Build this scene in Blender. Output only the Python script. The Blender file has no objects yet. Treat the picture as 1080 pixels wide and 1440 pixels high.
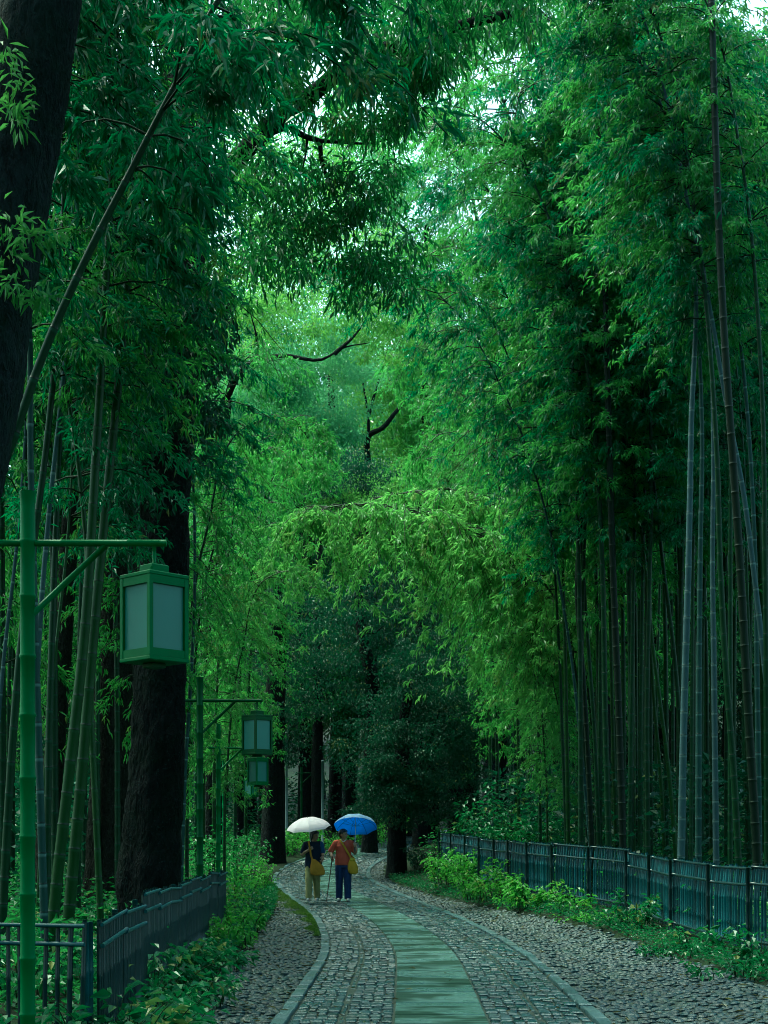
import bpy, bmesh, math, random
import numpy as np
from mathutils import Vector, Matrix

SC = bpy.context.scene
COL = SC.collection
R = math.radians
F = 2000.0            # focal length in photo pixels (1080 wide)
HC = 1.5              # eye height
HZ = 1180.0           # horizon row

# ------------------------------------------------------------------ camera
cam_d = bpy.data.cameras.new("camera")
cam = bpy.data.objects.new("camera", cam_d)
COL.objects.link(cam)
cam.location = (0, 0, HC)
cam.rotation_euler = (R(90), 0, 0)
cam_d.sensor_fit = 'VERTICAL'
cam_d.sensor_height = 36.0
cam_d.lens = 50.0
cam_d.shift_y = (HZ - 720.0) / 1440.0
cam_d.clip_end = 2000
cam_d.clip_start = 0.1
SC.camera = cam

# ------------------------------------------------------------------ world, sun, exposure
SUN_EL, SUN_AZ = R(64), R(-52)      # high, ahead of the camera: overcast light falling through the gap over the path
world = bpy.data.worlds.new("World")
SC.world = world
world.use_nodes = True
wn = world.node_tree.nodes
wl = world.node_tree.links
wn.clear()
sky = wn.new("ShaderNodeTexSky")
sky.sky_type = 'NISHITA'
sky.sun_disc = False
sky.sun_elevation = SUN_EL
sky.sun_rotation = SUN_AZ
sky.air_density = 1.0
sky.dust_density = 4.5
sky.ozone_density = 0.8
bg = wn.new("ShaderNodeBackground")
bg.inputs["Strength"].default_value = 0.15
wo = wn.new("ShaderNodeOutputWorld")
wl.new(sky.outputs[0], bg.inputs["Color"])
wl.new(bg.outputs[0], wo.inputs["Surface"])

sun_d = bpy.data.lights.new("sun", 'SUN')
sun_d.energy = 1.5
sun_d.angle = R(25)
sun_d.color = (1.0, 0.97, 0.9)
sun = bpy.data.objects.new("sun", sun_d)
COL.objects.link(sun)
# direction to the sun: azimuth measured from +Y towards +X
sd = Vector((math.sin(SUN_AZ) * math.cos(SUN_EL), math.cos(SUN_AZ) * math.cos(SUN_EL), math.sin(SUN_EL)))
sun.rotation_euler = sd.to_track_quat('Z', 'Y').to_euler()
sun.location = (0, 0, 60)

SC.view_settings.view_transform = 'Standard'
SC.view_settings.look = 'None'
SC.view_settings.exposure = 2.05
SC.view_settings.gamma = 1.0
SC.view_settings.use_white_balance = True
SC.view_settings.white_balance_temperature = 6000
SC.view_settings.white_balance_tint = -32
SC.render.engine = 'CYCLES'
SC.cycles.filter_width = 1.0
SC.cycles.max_bounces = 5
SC.cycles.diffuse_bounces = 3
SC.cycles.glossy_bounces = 2
SC.cycles.transmission_bounces = 3
SC.cycles.transparent_max_bounces = 4
SC.cycles.caustics_reflective = False
SC.cycles.caustics_refractive = False

# ------------------------------------------------------------------ helpers
def smooth(a, b, x):
    t = np.clip((np.asarray(x, float) - a) / (b - a), 0, 1)
    return t * t * (3 - 2 * t)

def cubic(xs, ys):
    xs = np.array(xs, float); ys = np.array(ys, float)
    m = np.gradient(ys, xs)
    def f(x):
        x = np.asarray(x, float)
        i = np.clip(np.searchsorted(xs, x) - 1, 0, len(xs) - 2)
        h = xs[i + 1] - xs[i]
        t = np.clip((x - xs[i]) / h, 0, 1)
        return ((2*t**3 - 3*t**2 + 1) * ys[i] + (t**3 - 2*t**2 + t) * h * m[i]
                + (-2*t**3 + 3*t**2) * ys[i + 1] + (t**3 - t**2) * h * m[i + 1])
    return f

road_x = cubic([-8, 0, 5, 11.5, 15, 19, 24, 28, 31.5, 36, 40, 44, 50, 60, 70, 80, 92, 105],
               [.0, .25, .38, .47, .52, .54, .30, -.06, -.55, -1.25, -1.74, -1.78, -1.15, .0, 2.0, 5.0, 10, 17])
road_z = cubic([-10, 0, 14, 22, 31.5, 40, 50, 60, 70, 90, 120, 160, 230],
               [0, 0, 0, 0.0, .12, .42, .93, 1.3, 1.6, 2.8, 8, 20, 42])

def ground(x, y):
    x = np.asarray(x, float); y = np.asarray(y, float)
    s = x - road_x(y)
    z = road_z(y)
    ar = .07 + .22 * smooth(17, 28, y)
    z = z + np.where(s > 0, ar * smooth(1.9, 3.1, s) + .05 * np.clip(s - 4, 0, 30), 0)
    z = z + np.where(s < 0, .03 * smooth(1.9, 3.1, -s) + .05 * np.clip(-s - 3.5, 0, 30), 0)
    return z

def G(x, y):
    return float(ground(x, y))

def P(px, py, d):
    return np.array([(px - 540.0) / F * d, d, HC - (py - HZ) / F * d])

def PX(px, d):
    return (px - 540.0) / F * d

def put(o, label=None, cat=None, group=None, kind=None):
    if label: o["label"] = label
    if cat: o["category"] = cat
    if group: o["group"] = group
    if kind: o["kind"] = kind
    return o

def empty(name, loc, label, cat, group=None, rz=0.0):
    o = bpy.data.objects.new(name, None)
    o.empty_display_size = .2
    COL.objects.link(o)
    o.location = loc
    o.rotation_euler = (0, 0, rz)
    return put(o, label, cat, group)

class MB:
    """collects vertices and faces, then links them as ONE mesh object"""
    def __init__(s):
        s.v = []; s.n = 0; s.f = []; s.m = []; s.t = []; s.w = []; s.sm = []
    def add(s, v, f, mat=0, tint=0.5, aux=None, smooth=False):
        v = np.asarray(v, float).reshape(-1, 3)
        s.v.append(v)
        s.t.append(np.broadcast_to(np.asarray(tint, float), (len(v),)).copy())
        s.w.append(np.zeros((len(v), 3)) if aux is None else np.asarray(aux, float).reshape(-1, 3))
        if isinstance(f, np.ndarray):
            s.f.append(f + s.n); s.m.append(np.full(len(f), mat)); s.sm.append(np.full(len(f), smooth))
        else:
            by = {}
            for q in f: by.setdefault(len(q), []).append(q)
            for k, l in by.items():
                a = np.array(l, int).reshape(-1, k)
                s.f.append(a + s.n); s.m.append(np.full(len(a), mat)); s.sm.append(np.full(len(a), smooth))
        s.n += len(v)
    def tube(s, pts, rad, sides=8, mat=0, tint=.5, cap=True, smooth=True, aux=None):
        pts = np.asarray(pts, float); n = len(pts)
        rad = np.broadcast_to(np.asarray(rad, float), (n,))
        tg = np.gradient(pts, axis=0)
        tg /= np.linalg.norm(tg, axis=1)[:, None] + 1e-9
        ref = np.array([0., 1, 0]) if abs(tg[:, 1]).mean() < .8 else np.array([1., 0, 0])
        a = np.cross(tg, ref); a /= np.linalg.norm(a, axis=1)[:, None] + 1e-9
        b = np.cross(tg, a)
        th = np.arange(sides) / sides * 2 * np.pi
        v = pts[:, None, :] + rad[:, None, None] * (np.cos(th)[None, :, None] * a[:, None, :] + np.sin(th)[None, :, None] * b[:, None, :])
        i = np.arange(n - 1)[:, None] * sides; j = np.arange(sides)[None, :]; k = (j + 1) % sides
        q = np.stack([i + j, i + k, i + sides + k, i + sides + j], -1).reshape(-1, 4)
        tt = np.repeat(np.broadcast_to(np.asarray(tint, float), (n,)), sides)
        s.add(v.reshape(-1, 3), q, mat, tt, None if aux is None else np.repeat(aux, sides, 0), smooth)
        if cap:
            base = s.n - n * sides
            s.f.append(np.array([list(range(sides))]) + base); s.m.append(np.array([mat])); s.sm.append(np.array([False]))
            s.f.append(np.array([list(range((n - 1) * sides, n * sides))[::-1]]) + base); s.m.append(np.array([mat])); s.sm.append(np.array([False]))
    def box(s, c, size, rz=0.0, mat=0, tint=.5, bev=0.0, ax=None):
        c = np.asarray(c, float); h = np.asarray(size, float) / 2
        v = []
        if bev <= 0:
            for z in (-1, 1):
                for (x, y) in ((-1, -1), (1, -1), (1, 1), (-1, 1)): v.append((x*h[0], y*h[1], z*h[2]))
            f = [(3,2,1,0),(4,5,6,7),(0,1,5,4),(1,2,6,5),(2,3,7,6),(3,0,4,7)]
        else:
            for z, e in ((-1, bev), (-1 + bev / h[2], 0), (1 - bev / h[2], 0), (1, bev)):
                for (x, y) in ((-1, -1), (1, -1), (1, 1), (-1, 1)): v.append((x*(h[0]-e), y*(h[1]-e), z*h[2]))
            f = [(3,2,1,0),(12,13,14,15)]
            for l in range(3):
                for k in range(4):
                    f.append((l*4+k, l*4+(k+1)%4, l*4+4+(k+1)%4, l*4+4+k))
        v = np.array(v)
        if ax is not None:
            v = v @ np.asarray(ax, float)
        ca, sa = math.cos(rz), math.sin(rz)
        v = np.stack([v[:,0]*ca - v[:,1]*sa, v[:,0]*sa + v[:,1]*ca, v[:,2]], 1) + c
        s.add(v, f, mat, tint)
    def leaves(s, Pn, D, N, L, W, tint, mat=0, fold=.25, bend=.15):
        """every leaf: two triangles folded along the midrib, tip drooping a little"""
        n = len(Pn)
        D = D / (np.linalg.norm(D, axis=1)[:, None] + 1e-9)
        S = np.cross(D, N); S /= np.linalg.norm(S, axis=1)[:, None] + 1e-9
        N2 = np.cross(S, D)
        L = np.broadcast_to(L, (n,))[:, None]; W = np.broadcast_to(W, (n,))[:, None]
        mid = Pn + D * L * .42 + N2 * L * bend * .3
        a = mid + S * W * .5 + N2 * W * fold
        b = mid - S * W * .5 + N2 * W * fold
        t = Pn + D * L - N2 * L * bend
        v = np.stack([Pn, a, t, b], 1).reshape(-1, 3)
        i = np.arange(n)[:, None] * 4
        q = np.concatenate([np.concatenate([i, i+1, i+2], 1), np.concatenate([i, i+2, i+3], 1)], 0)
        s.add(v, q, mat, np.repeat(np.broadcast_to(tint, (n,)), 4))
    def build(s, name, mats, parent=None, loc=None, mesh_only=False):
        me = bpy.data.meshes.new(name)
        v = np.concatenate(s.v)
        if loc is not None: v = v - np.asarray(loc, float)
        me.vertices.add(len(v)); me.vertices.foreach_set("co", v.astype(np.float32).ravel())
        tot = np.concatenate([np.full(len(f), f.shape[1]) for f in s.f])
        idx = np.concatenate([f.ravel() for f in s.f])
        me.loops.add(len(idx)); me.loops.foreach_set("vertex_index", idx.astype(np.int32))
        me.polygons.add(len(tot))
        me.polygons.foreach_set("loop_start", (np.cumsum(tot) - tot).astype(np.int32))
        me.polygons.foreach_set("loop_total", tot.astype(np.int32))
        me.polygons.foreach_set("material_index", np.concatenate(s.m).astype(np.int32))
        me.polygons.foreach_set("use_smooth", np.concatenate(s.sm).astype(bool))
        at = me.attributes.new("tint", 'FLOAT', 'POINT'); at.data.foreach_set("value", np.concatenate(s.t).astype(np.float32))
        w = np.concatenate(s.w)
        if np.abs(w).max() > 0:
            aw = me.attributes.new("aux", 'FLOAT_VECTOR', 'POINT'); aw.data.foreach_set("vector", w.astype(np.float32).ravel())
        me.update(calc_edges=True); me.validate()
        for m in (mats if isinstance(mats, (list, tuple)) else [mats]): me.materials.append(m)
        if mesh_only: return me
        return link(name, me, parent, loc if parent is None else None)

def link(name, me, parent=None, loc=None):
    o = bpy.data.objects.new(name, me)
    COL.objects.link(o)
    if parent is not None: o.parent = parent
    elif loc is not None: o.location = loc
    return o

def copy_tree(o, parent=None):
    c = o.copy(); COL.objects.link(c)
    if parent is not None: c.parent = parent
    for ch in list(o.children): copy_tree(ch, c)
    return c

def unit(v):
    v = np.asarray(v, float); return v / (np.linalg.norm(v, axis=-1, keepdims=True) + 1e-9)

def spline(pts, n):
    """smooth curve through points, resampled by arc length"""
    pts = np.asarray(pts, float)
    t = np.concatenate([[0], np.cumsum(np.linalg.norm(np.diff(pts, axis=0), axis=1))])
    fs = [cubic(t, pts[:, k]) if len(pts) > 2 else (lambda x, k=k: np.interp(x, t, pts[:, k])) for k in range(3)]
    u = np.linspace(0, t[-1], max(n * 3, 60))
    q = np.stack([f(u) for f in fs], 1)
    l = np.concatenate([[0], np.cumsum(np.linalg.norm(np.diff(q, axis=0), axis=1))])
    w = np.linspace(0, l[-1], n)
    return np.stack([np.interp(w, l, q[:, k]) for k in range(3)], 1), l[-1]

# ------------------------------------------------------------------ materials
class NT:
    def __init__(s, name):
        s.m = bpy.data.materials.new(name); s.m.use_nodes = True
        s.t = s.m.node_tree; s.t.nodes.clear()
        s.out = s.new("ShaderNodeOutputMaterial")
    def new(s, t, **kw):
        n = s.t.nodes.new(t)
        for k, v in kw.items(): setattr(n, k, v)
        return n
    def l(s, a, b): s.t.links.new(a, b)
    def val(s, sock, v):
        if hasattr(v, "is_linked"): s.l(v, sock)
        else: sock.default_value = v
    def attr(s, name, out="Fac"):
        n = s.new("ShaderNodeAttribute"); n.attribute_name = name; return n.outputs[out]
    def coord(s): return s.new("ShaderNodeTexCoord").outputs["Object"]
    def noise(s, scale, detail=4, rough=.6, vec=None, out="Fac"):
        n = s.new("ShaderNodeTexNoise"); n.inputs["Scale"].default_value = scale
        n.inputs["Detail"].default_value = detail; n.inputs["Roughness"].default_value = rough
        s.l(vec if vec is not None else s.coord(), n.inputs["Vector"]); return n.outputs[out]
    def voro(s, scale, vec=None, feat='F1', out="Distance"):
        n = s.new("ShaderNodeTexVoronoi"); n.feature = feat; n.inputs["Scale"].default_value = scale
        s.l(vec if vec is not None else s.coord(), n.inputs["Vector"]); return n.outputs[out]
    def scale(s, v, sc):
        n = s.new("ShaderNodeMapping"); n.inputs["Scale"].default_value = sc; s.l(v, n.inputs["Vector"]); return n.outputs[0]
    def ramp(s, fac, stops):
        n = s.new("ShaderNodeValToRGB"); e = n.color_ramp.elements
        while len(e) < len(stops): e.new(.5)
        for k, (p, c) in enumerate(stops):
            e[k].position = p; e[k].color = (c[0], c[1], c[2], 1) if not isinstance(c, (int, float)) else (c, c, c, 1)
        s.l(fac, n.inputs[0]); return n.outputs[0]
    def mix(s, fac, a, b, mode='MIX'):
        n = s.new("ShaderNodeMix"); n.data_type = 'RGBA'; n.blend_type = mode
        s.val(n.inputs[0], fac)
        for sock, v in ((n.inputs[6], a), (n.inputs[7], b)):
            s.val(sock, v if hasattr(v, "is_linked") else (v[0], v[1], v[2], 1))
        return n.outputs[2]
    def math(s, op, a, b=0.0, clamp=False):
        n = s.new("ShaderNodeMath"); n.operation = op; n.use_clamp = clamp
        s.val(n.inputs[0], a); s.val(n.inputs[1], b); return n.outputs[0]
    def bump(s, h, strength=.5, dist=.02):
        n = s.new("ShaderNodeBump"); n.inputs["Strength"].default_value = strength; n.inputs["Distance"].default_value = dist
        s.l(h, n.inputs["Height"]); return n.outputs[0]
    def bsdf(s, col, rough=.5, normal=None, spec=.5, metal=0.0, coat=0.0):
        b = s.new("ShaderNodeBsdfPrincipled")
        s.val(b.inputs["Base Color"], col if hasattr(col, "is_linked") else (col[0], col[1], col[2], 1))
        s.val(b.inputs["Roughness"], rough); s.val(b.inputs["Specular IOR Level"], spec)
        b.inputs["Metallic"].default_value = metal; b.inputs["Coat Weight"].default_value = coat
        b.inputs["Coat Roughness"].default_value = .15
        if normal is not None: s.l(normal, b.inputs["Normal"])
        return b.outputs[0]
    def done(s, sh): s.l(sh, s.out.inputs["Surface"]); return s.m

def leaf_mat(name, dark, light, trans=.35, rough=.35, tcol=None, spec=.5, rnd=.35):
    n = NT(name)
    t = n.attr("tint")
    oi = n.new("ShaderNodeObjectInfo").outputs["Random"]
    f = n.math('ADD', n.math('MULTIPLY', t, 1 - rnd), n.math('MULTIPLY', oi, rnd), True)
    c = n.mix(f, dark, light)
    c = n.mix(n.ramp(t, [(.93, (0, 0, 0)), (.985, (.8, .8, .8))]), c, (.22, .22, .05))
    pr = n.bsdf(c, rough, spec=spec)
    tr = n.new("ShaderNodeBsdfTranslucent")
    n.l(n.mix(.6, c, tcol or tuple(min(1, 1.6 * q) for q in light)), tr.inputs["Color"])
    mx = n.new("ShaderNodeMixShader"); mx.inputs[0].default_value = trans
    n.l(pr, mx.inputs[1]); n.l(tr.outputs[0], mx.inputs[2])
    return n.done(mx.outputs[0])

def bark_mat(name, a, b, moss=(.03, .07, .02), moss_amt=.5, scale=6, bump=.8, lichen=(.09, .10, .09)):
    n = NT(name)
    co = n.coord()
    v = n.scale(co, (1, 1, .35))
    wv = n.mix(.25, v, n.noise(scale * .8, 3, .5, v, "Color"), 'ADD')
    h1 = n.noise(scale * 2.2, 9, .75, v)
    h2 = n.voro(scale * 2.6, wv, 'F1')
    h3 = n.voro(scale * 7, wv, 'F1')
    hh = n.math('ADD', n.math('MULTIPLY', h1, .8), n.math('ADD', n.math('MULTIPLY', h2, .5), n.math('MULTIPLY', h3, .25)))
    c = n.ramp(hh, [(.45, a), (.95, b)])
    sp = n.ramp(n.noise(scale * 4.5, 6, .8, co), [(.57, (0, 0, 0)), (.64, (1, 1, 1))])
    pat = n.ramp(n.noise(scale * .5, 4, .6, co), [(.40, (.15, .15, .15)), (.60, (1, 1, 1))])
    c = n.mix(n.math('MULTIPLY', n.math('MULTIPLY', pat, sp), .8), c, lichen)
    mm = n.ramp(n.noise(scale * .22, 6, .75, co), [(.56 - .2 * moss_amt, (0, 0, 0)), (.70, (1, 1, 1))])
    c = n.mix(n.math('MULTIPLY', mm, moss_amt), c, moss)
    return n.done(n.bsdf(c, .7, n.bump(hh, bump, .16), .10))

def culm_mat(name, a, b, node=(.01, .02, .012), pale=(.2, .3, .25), rough=.32):
    n = NT(name)
    co = n.coord()
    k = n.noise(7, 4, .6, n.scale(co, (1, 1, .12)))
    c = n.mix(k, a, b)
    oi = n.new("ShaderNodeObjectInfo").outputs["Random"]
    c = n.mix(n.math('MULTIPLY', oi, .45), c, tuple(q * .45 for q in a))
    bl = n.ramp(n.noise(2.2, 6, .7, co), [(.5, (0, 0, 0)), (.72, (1, 1, 1))])
    c = n.mix(n.math('MULTIPLY', bl, .45), c, tuple(q * .4 for q in a))
    nd = n.attr("tint")
    c = n.mix(n.ramp(nd, [(.55, (0, 0, 0)), (.8, (1, 1, 1))]), c, node)
    c = n.mix(n.ramp(nd, [(.2, (.7, .7, .7)), (.38, (0, 0, 0))]), c, pale)
    return n.done(n.bsdf(c, rough, n.bump(n.noise(60, 3), .1, .005), .2))

def plain(name, col, rough=.5, spec=.5, var=.25, scale=20, bump=.1, coat=0.0):
    n = NT(name)
    k = n.noise(scale, 5, .65)
    c = n.mix(k, tuple(q * (1 - var) for q in col), tuple(min(1, q * (1 + var)) for q in col))
    return n.done(n.bsdf(c, rough, n.bump(k, bump, .01), spec, coat=coat))

def cloth(name, col, var=.3, sheen=.9):
    n = NT(name)
    k = n.noise(9, 4, .55); w = n.noise(220, 2, .5)
    c = n.mix(k, tuple(q * (1 - var) for q in col), tuple(min(1, q * (1 + var)) for q in col))
    fold = n.noise(14, 3, .5, n.scale(n.coord(), (1, 1, .45)))
    return n.done(n.bsdf(c, sheen, n.bump(n.math('ADD', fold, n.math('MULTIPLY', w, .1)), .6, .03), .2))

M = {}
M['bamboo_leaf'] = leaf_mat("bamboo leaf", (.012, .100, .018), (.105, .330, .062), .5, .30, spec=.55)
M['bamboo_leaf_deep'] = leaf_mat("bamboo leaf blue green", (.006, .080, .030), (.030, .205, .066), .42, .32, spec=.5)
M['bamboo_leaf_bright'] = leaf_mat("bamboo leaf fresh", (.045, .185, .036), (.130, .330, .075), .48, .36, spec=.45)
M['broad_leaf'] = leaf_mat("broad leaf", (.008, .070, .018), (.048, .200, .044), .4, .32, spec=.4)
M['broad_leaf_dark'] = leaf_mat("broad leaf evergreen", (.005, .034, .018), (.016, .085, .036), .26, .42, spec=.3)
M['broad_leaf_light'] = leaf_mat("broad leaf fresh", (.060, .200, .040), (.170, .370, .070), .5, .4)
M['haze_pale_leaf'] = leaf_mat("leaf paled like haze", (.050, .180, .070), (.150, .370, .150), .5, .4)  # paler, cooler green stands in for haze and glow on distant crowns
M['arch_leaf'] = leaf_mat("arching bamboo leaf", (.070, .240, .050), (.190, .420, .100), .5, .36, spec=.45)
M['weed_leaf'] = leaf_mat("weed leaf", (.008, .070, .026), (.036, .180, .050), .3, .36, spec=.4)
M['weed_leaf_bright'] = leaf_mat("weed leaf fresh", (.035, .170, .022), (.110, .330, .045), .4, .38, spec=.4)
M['grass'] = leaf_mat("grass", (.03, .09, .01), (.08, .15, .02), .3, .6, spec=.2)
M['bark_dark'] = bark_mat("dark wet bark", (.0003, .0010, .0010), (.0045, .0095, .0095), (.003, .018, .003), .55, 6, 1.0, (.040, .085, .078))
M['bark_brown'] = bark_mat("brown bark", (.0015, .0025, .0018), (.020, .024, .015), (.006, .018, .004), .3, 7, 1.0, (.07, .08, .06))
M['bark_moss'] = bark_mat("mossy bark", (.002, .004, .005), (.026, .040, .048), (.003, .034, .010), .7, 9, 1.0, (.06, .11, .12))
M['twig'] = plain("twig bark", (.008, .022, .008), .6, .12)
M['culm_dark'] = culm_mat("dark green culm", (.003, .026, .008), (.010, .054, .014), pale=(.03, .085, .05), rough=.4)
M['culm_green'] = culm_mat("green culm", (.006, .040, .006), (.019, .066, .009), pale=(.04, .09, .04), rough=.4)
M['culm_black'] = culm_mat("near black culm", (.0005, .007, .003), (.002, .015, .005), pale=(.008, .018, .008), rough=.5)  # near-black green culm colour
M['culm_pale'] = culm_mat("pale bloom culm", (.040, .085, .100), (.075, .130, .145), (.025, .05, .045), (.22, .30, .29), .5)
M['culm_teal'] = culm_mat("teal culm", (.012, .045, .040), (.026, .072, .064), (.010, .024, .02), (.16, .25, .24), .5)
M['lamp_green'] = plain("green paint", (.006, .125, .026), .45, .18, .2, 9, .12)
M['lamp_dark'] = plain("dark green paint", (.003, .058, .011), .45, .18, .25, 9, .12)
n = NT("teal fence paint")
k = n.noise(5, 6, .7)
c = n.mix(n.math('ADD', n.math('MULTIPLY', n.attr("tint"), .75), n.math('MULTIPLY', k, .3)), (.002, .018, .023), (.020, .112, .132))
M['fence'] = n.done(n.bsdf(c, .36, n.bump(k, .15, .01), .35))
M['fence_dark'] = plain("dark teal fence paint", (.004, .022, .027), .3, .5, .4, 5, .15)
n = NT("frosted pane")
k = n.noise(3, 4, .6)
n_b = n.bsdf(n.mix(k, (.085, .29, .245), (.125, .35, .305)), .3)
n_t = n.new("ShaderNodeBsdfTranslucent"); n_t.inputs["Color"].default_value = (.09, .42, .36, 1)
n_m = n.new("ShaderNodeMixShader"); n_m.inputs[0].default_value = .4
n.l(n_b, n_m.inputs[1]); n.l(n_t.outputs[0], n_m.inputs[2])
M['pane'] = n.done(n_m.outputs[0])

def stone_mat(name, a, b, rough=(.18, .55), scale=14, moss=.4, spec=.6):
    n = NT(name)
    co = n.coord()
    k = n.noise(scale, 8, .7, co)
    t = n.attr("tint")
    c = n.mix(n.math('ADD', n.math('MULTIPLY', t, .7), n.math('MULTIPLY', k, .3)), a, b)
    ms = n.ramp(n.noise(1.3, 6, .7, co), [(.5, (0, 0, 0)), (.72, (1, 1, 1))])
    c = n.mix(n.math('MULTIPLY', ms, moss), c, (.03, .07, .035))
    r = n.ramp(n.noise(2.2, 5, .65, co), [(.35, rough[0]), (.7, rough[1])])
    return n.done(n.bsdf(c, r, n.bump(k, .9, .014), spec))
M['sett'] = stone_mat("wet granite setts", (.0015, .014, .021), (.013, .058, .072), (.15, .5))
M['cobble'] = stone_mat("wet cobbles", (.0006, .0085, .012), (.007, .036, .045), (.26, .6), 18, .5, .38)
M['kerb'] = stone_mat("kerb stone", (.026, .062, .074), (.055, .108, .120), (.25, .55), 20, .5)
# slabs: moss bands run across the walking line
n = NT("mossy wet slabs")
co = n.attr("aux", "Vector")
b1 = n.noise(1.0, 3, .6, n.scale(co, (.9, 1.9, 1)))
b2 = n.noise(26, 6, .7)
st = n.ramp(b1, [(.46, (0, 0, 0)), (.54, (1, 1, 1))])
c = n.mix(n.attr("tint"), (.095, .175, .165), (.175, .280, .262))
c = n.mix(n.math('MULTIPLY', b2, .4), c, (.06, .13, .115))
c = n.mix(n.math('MULTIPLY', st, .85), c, (.008, .028, .012))
M['slab'] = n.done(n.bsdf(c, n.ramp(b1, [(.4, .2), (.65, .6)]), n.bump(b2, .3, .01), n.ramp(st, [(0, .5), (1, .08)])))
# soil
n = NT("forest soil")
co = n.coord()
k1 = n.noise(1.2, 8, .7, co); k2 = n.noise(24, 6, .7, co)
c = n.ramp(k2, [(.3, (.003, .007, .003)), (.7, (.012, .020, .009))])
c = n.mix(n.ramp(k1, [(.45, (0, 0, 0)), (.62, (1, 1, 1))]), c, (.010, .030, .008))
M['soil'] = n.done(n.bsdf(c, .7, n.bump(k2, .8, .04), .08))
n = NT("joint bed")
k2 = n.noise(30, 6, .7)
c = n.ramp(k2, [(.3, (.012, .018, .014)), (.7, (.035, .05, .035))])
M['joint'] = n.done(n.bsdf(c, .4, n.bump(k2, .6, .02), .5))

rng = np.random.default_rng(7)

# ================================================================== SETTING: ground and paving
def axis(*segs):
    out = []
    for a, b, st in segs: out.append(np.arange(a, b, st))
    return np.concatenate(out + [[segs[-1][1]]])

GX = axis((-260, -60, 25), (-60, -12, 4), (-12, -6, .6), (-6, 6, .16), (6, 12, .6), (12, 60, 4), (60, 260, 25))
GY = axis((-60, -4, 4), (-4, 8, 1), (8, 48, .25), (48, 80, 1), (80, 320, 8))
cob_r = cubic([-10, 9, 14, 20, 27, 34, 40, 50, 110], [2.2, 2.2, 1.9, 1.55, .95, .6, .4, .3, .3])
cob_l = cubic([-10, 9, 12, 19, 25, 30, 34, 60, 110], [1.0, 1.0, .95, 1.05, .85, .5, .15, .1, .1])
gx, gy = np.meshgrid(GX, GY)
gz = ground(gx, gy)
s = gx - road_x(gy)
inside = (s > -1.45 - cob_l(gy)) & (s < 1.45 + cob_r(gy))
gn = np.sin(gx * 3.1 + 1.7 * np.sin(gy * 1.9)) * np.sin(gy * 2.3 + gx) * .02
gz = gz + np.where(inside, -.09, gn)
nx, ny = len(GX), len(GY)
i = (np.arange(ny - 1)[:, None] * nx + np.arange(nx - 1)[None, :]).ravel()
m = MB(); m.add(np.stack([gx, gy, gz], -1).reshape(-1, 3), np.stack([i, i + 1, i + nx + 1, i + nx], 1), smooth=True)
put(m.build("ground", M['soil']), kind="structure")

RY = np.arange(-3, 92, .04)
RCX = road_x(RY)
RT = unit(np.stack([np.gradient(RCX, RY), np.ones_like(RY)], 1))
RV = np.concatenate([[0], np.cumsum(np.hypot(np.diff(RCX), np.diff(RY)))])
def road(v, u, h=0.0):
    """point on the path: v metres along, u metres to the right of the centre line"""
    v = np.asarray(v, float)
    x = np.interp(v, RV, RCX); y = np.interp(v, RV, RY)
    tx = np.interp(v, RV, RT[:, 0]); ty = np.interp(v, RV, RT[:, 1])
    X = x + ty * u; Y = y - tx * u
    return np.stack([X, Y, ground(X, Y) - .012 * np.minimum(np.asarray(u) ** 2, 2.2) + h], -1)
def v_at(y): return float(np.interp(y, RY, RV))

# bed below the stones
vv = np.arange(0, RV[-1], .5); uu = np.linspace(-1, 1, 13)
m = MB()
lo = -1.42 - cob_l(np.interp(vv, RV, RY)); hi = 1.42 + cob_r(np.interp(vv, RV, RY))
U = lo[:, None] + (hi - lo)[:, None] * (uu[None, :] + 1) / 2
q = road(np.repeat(vv, 13).reshape(-1, 13), U, -.018)
i = (np.arange(len(vv) - 1)[:, None] * 13 + np.arange(12)[None, :]).ravel()
m.add(q.reshape(-1, 3), np.stack([i, i + 1, i + 14, i + 13], 1), smooth=True)
put(m.build("path_bed", M['joint']), kind="structure")

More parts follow.
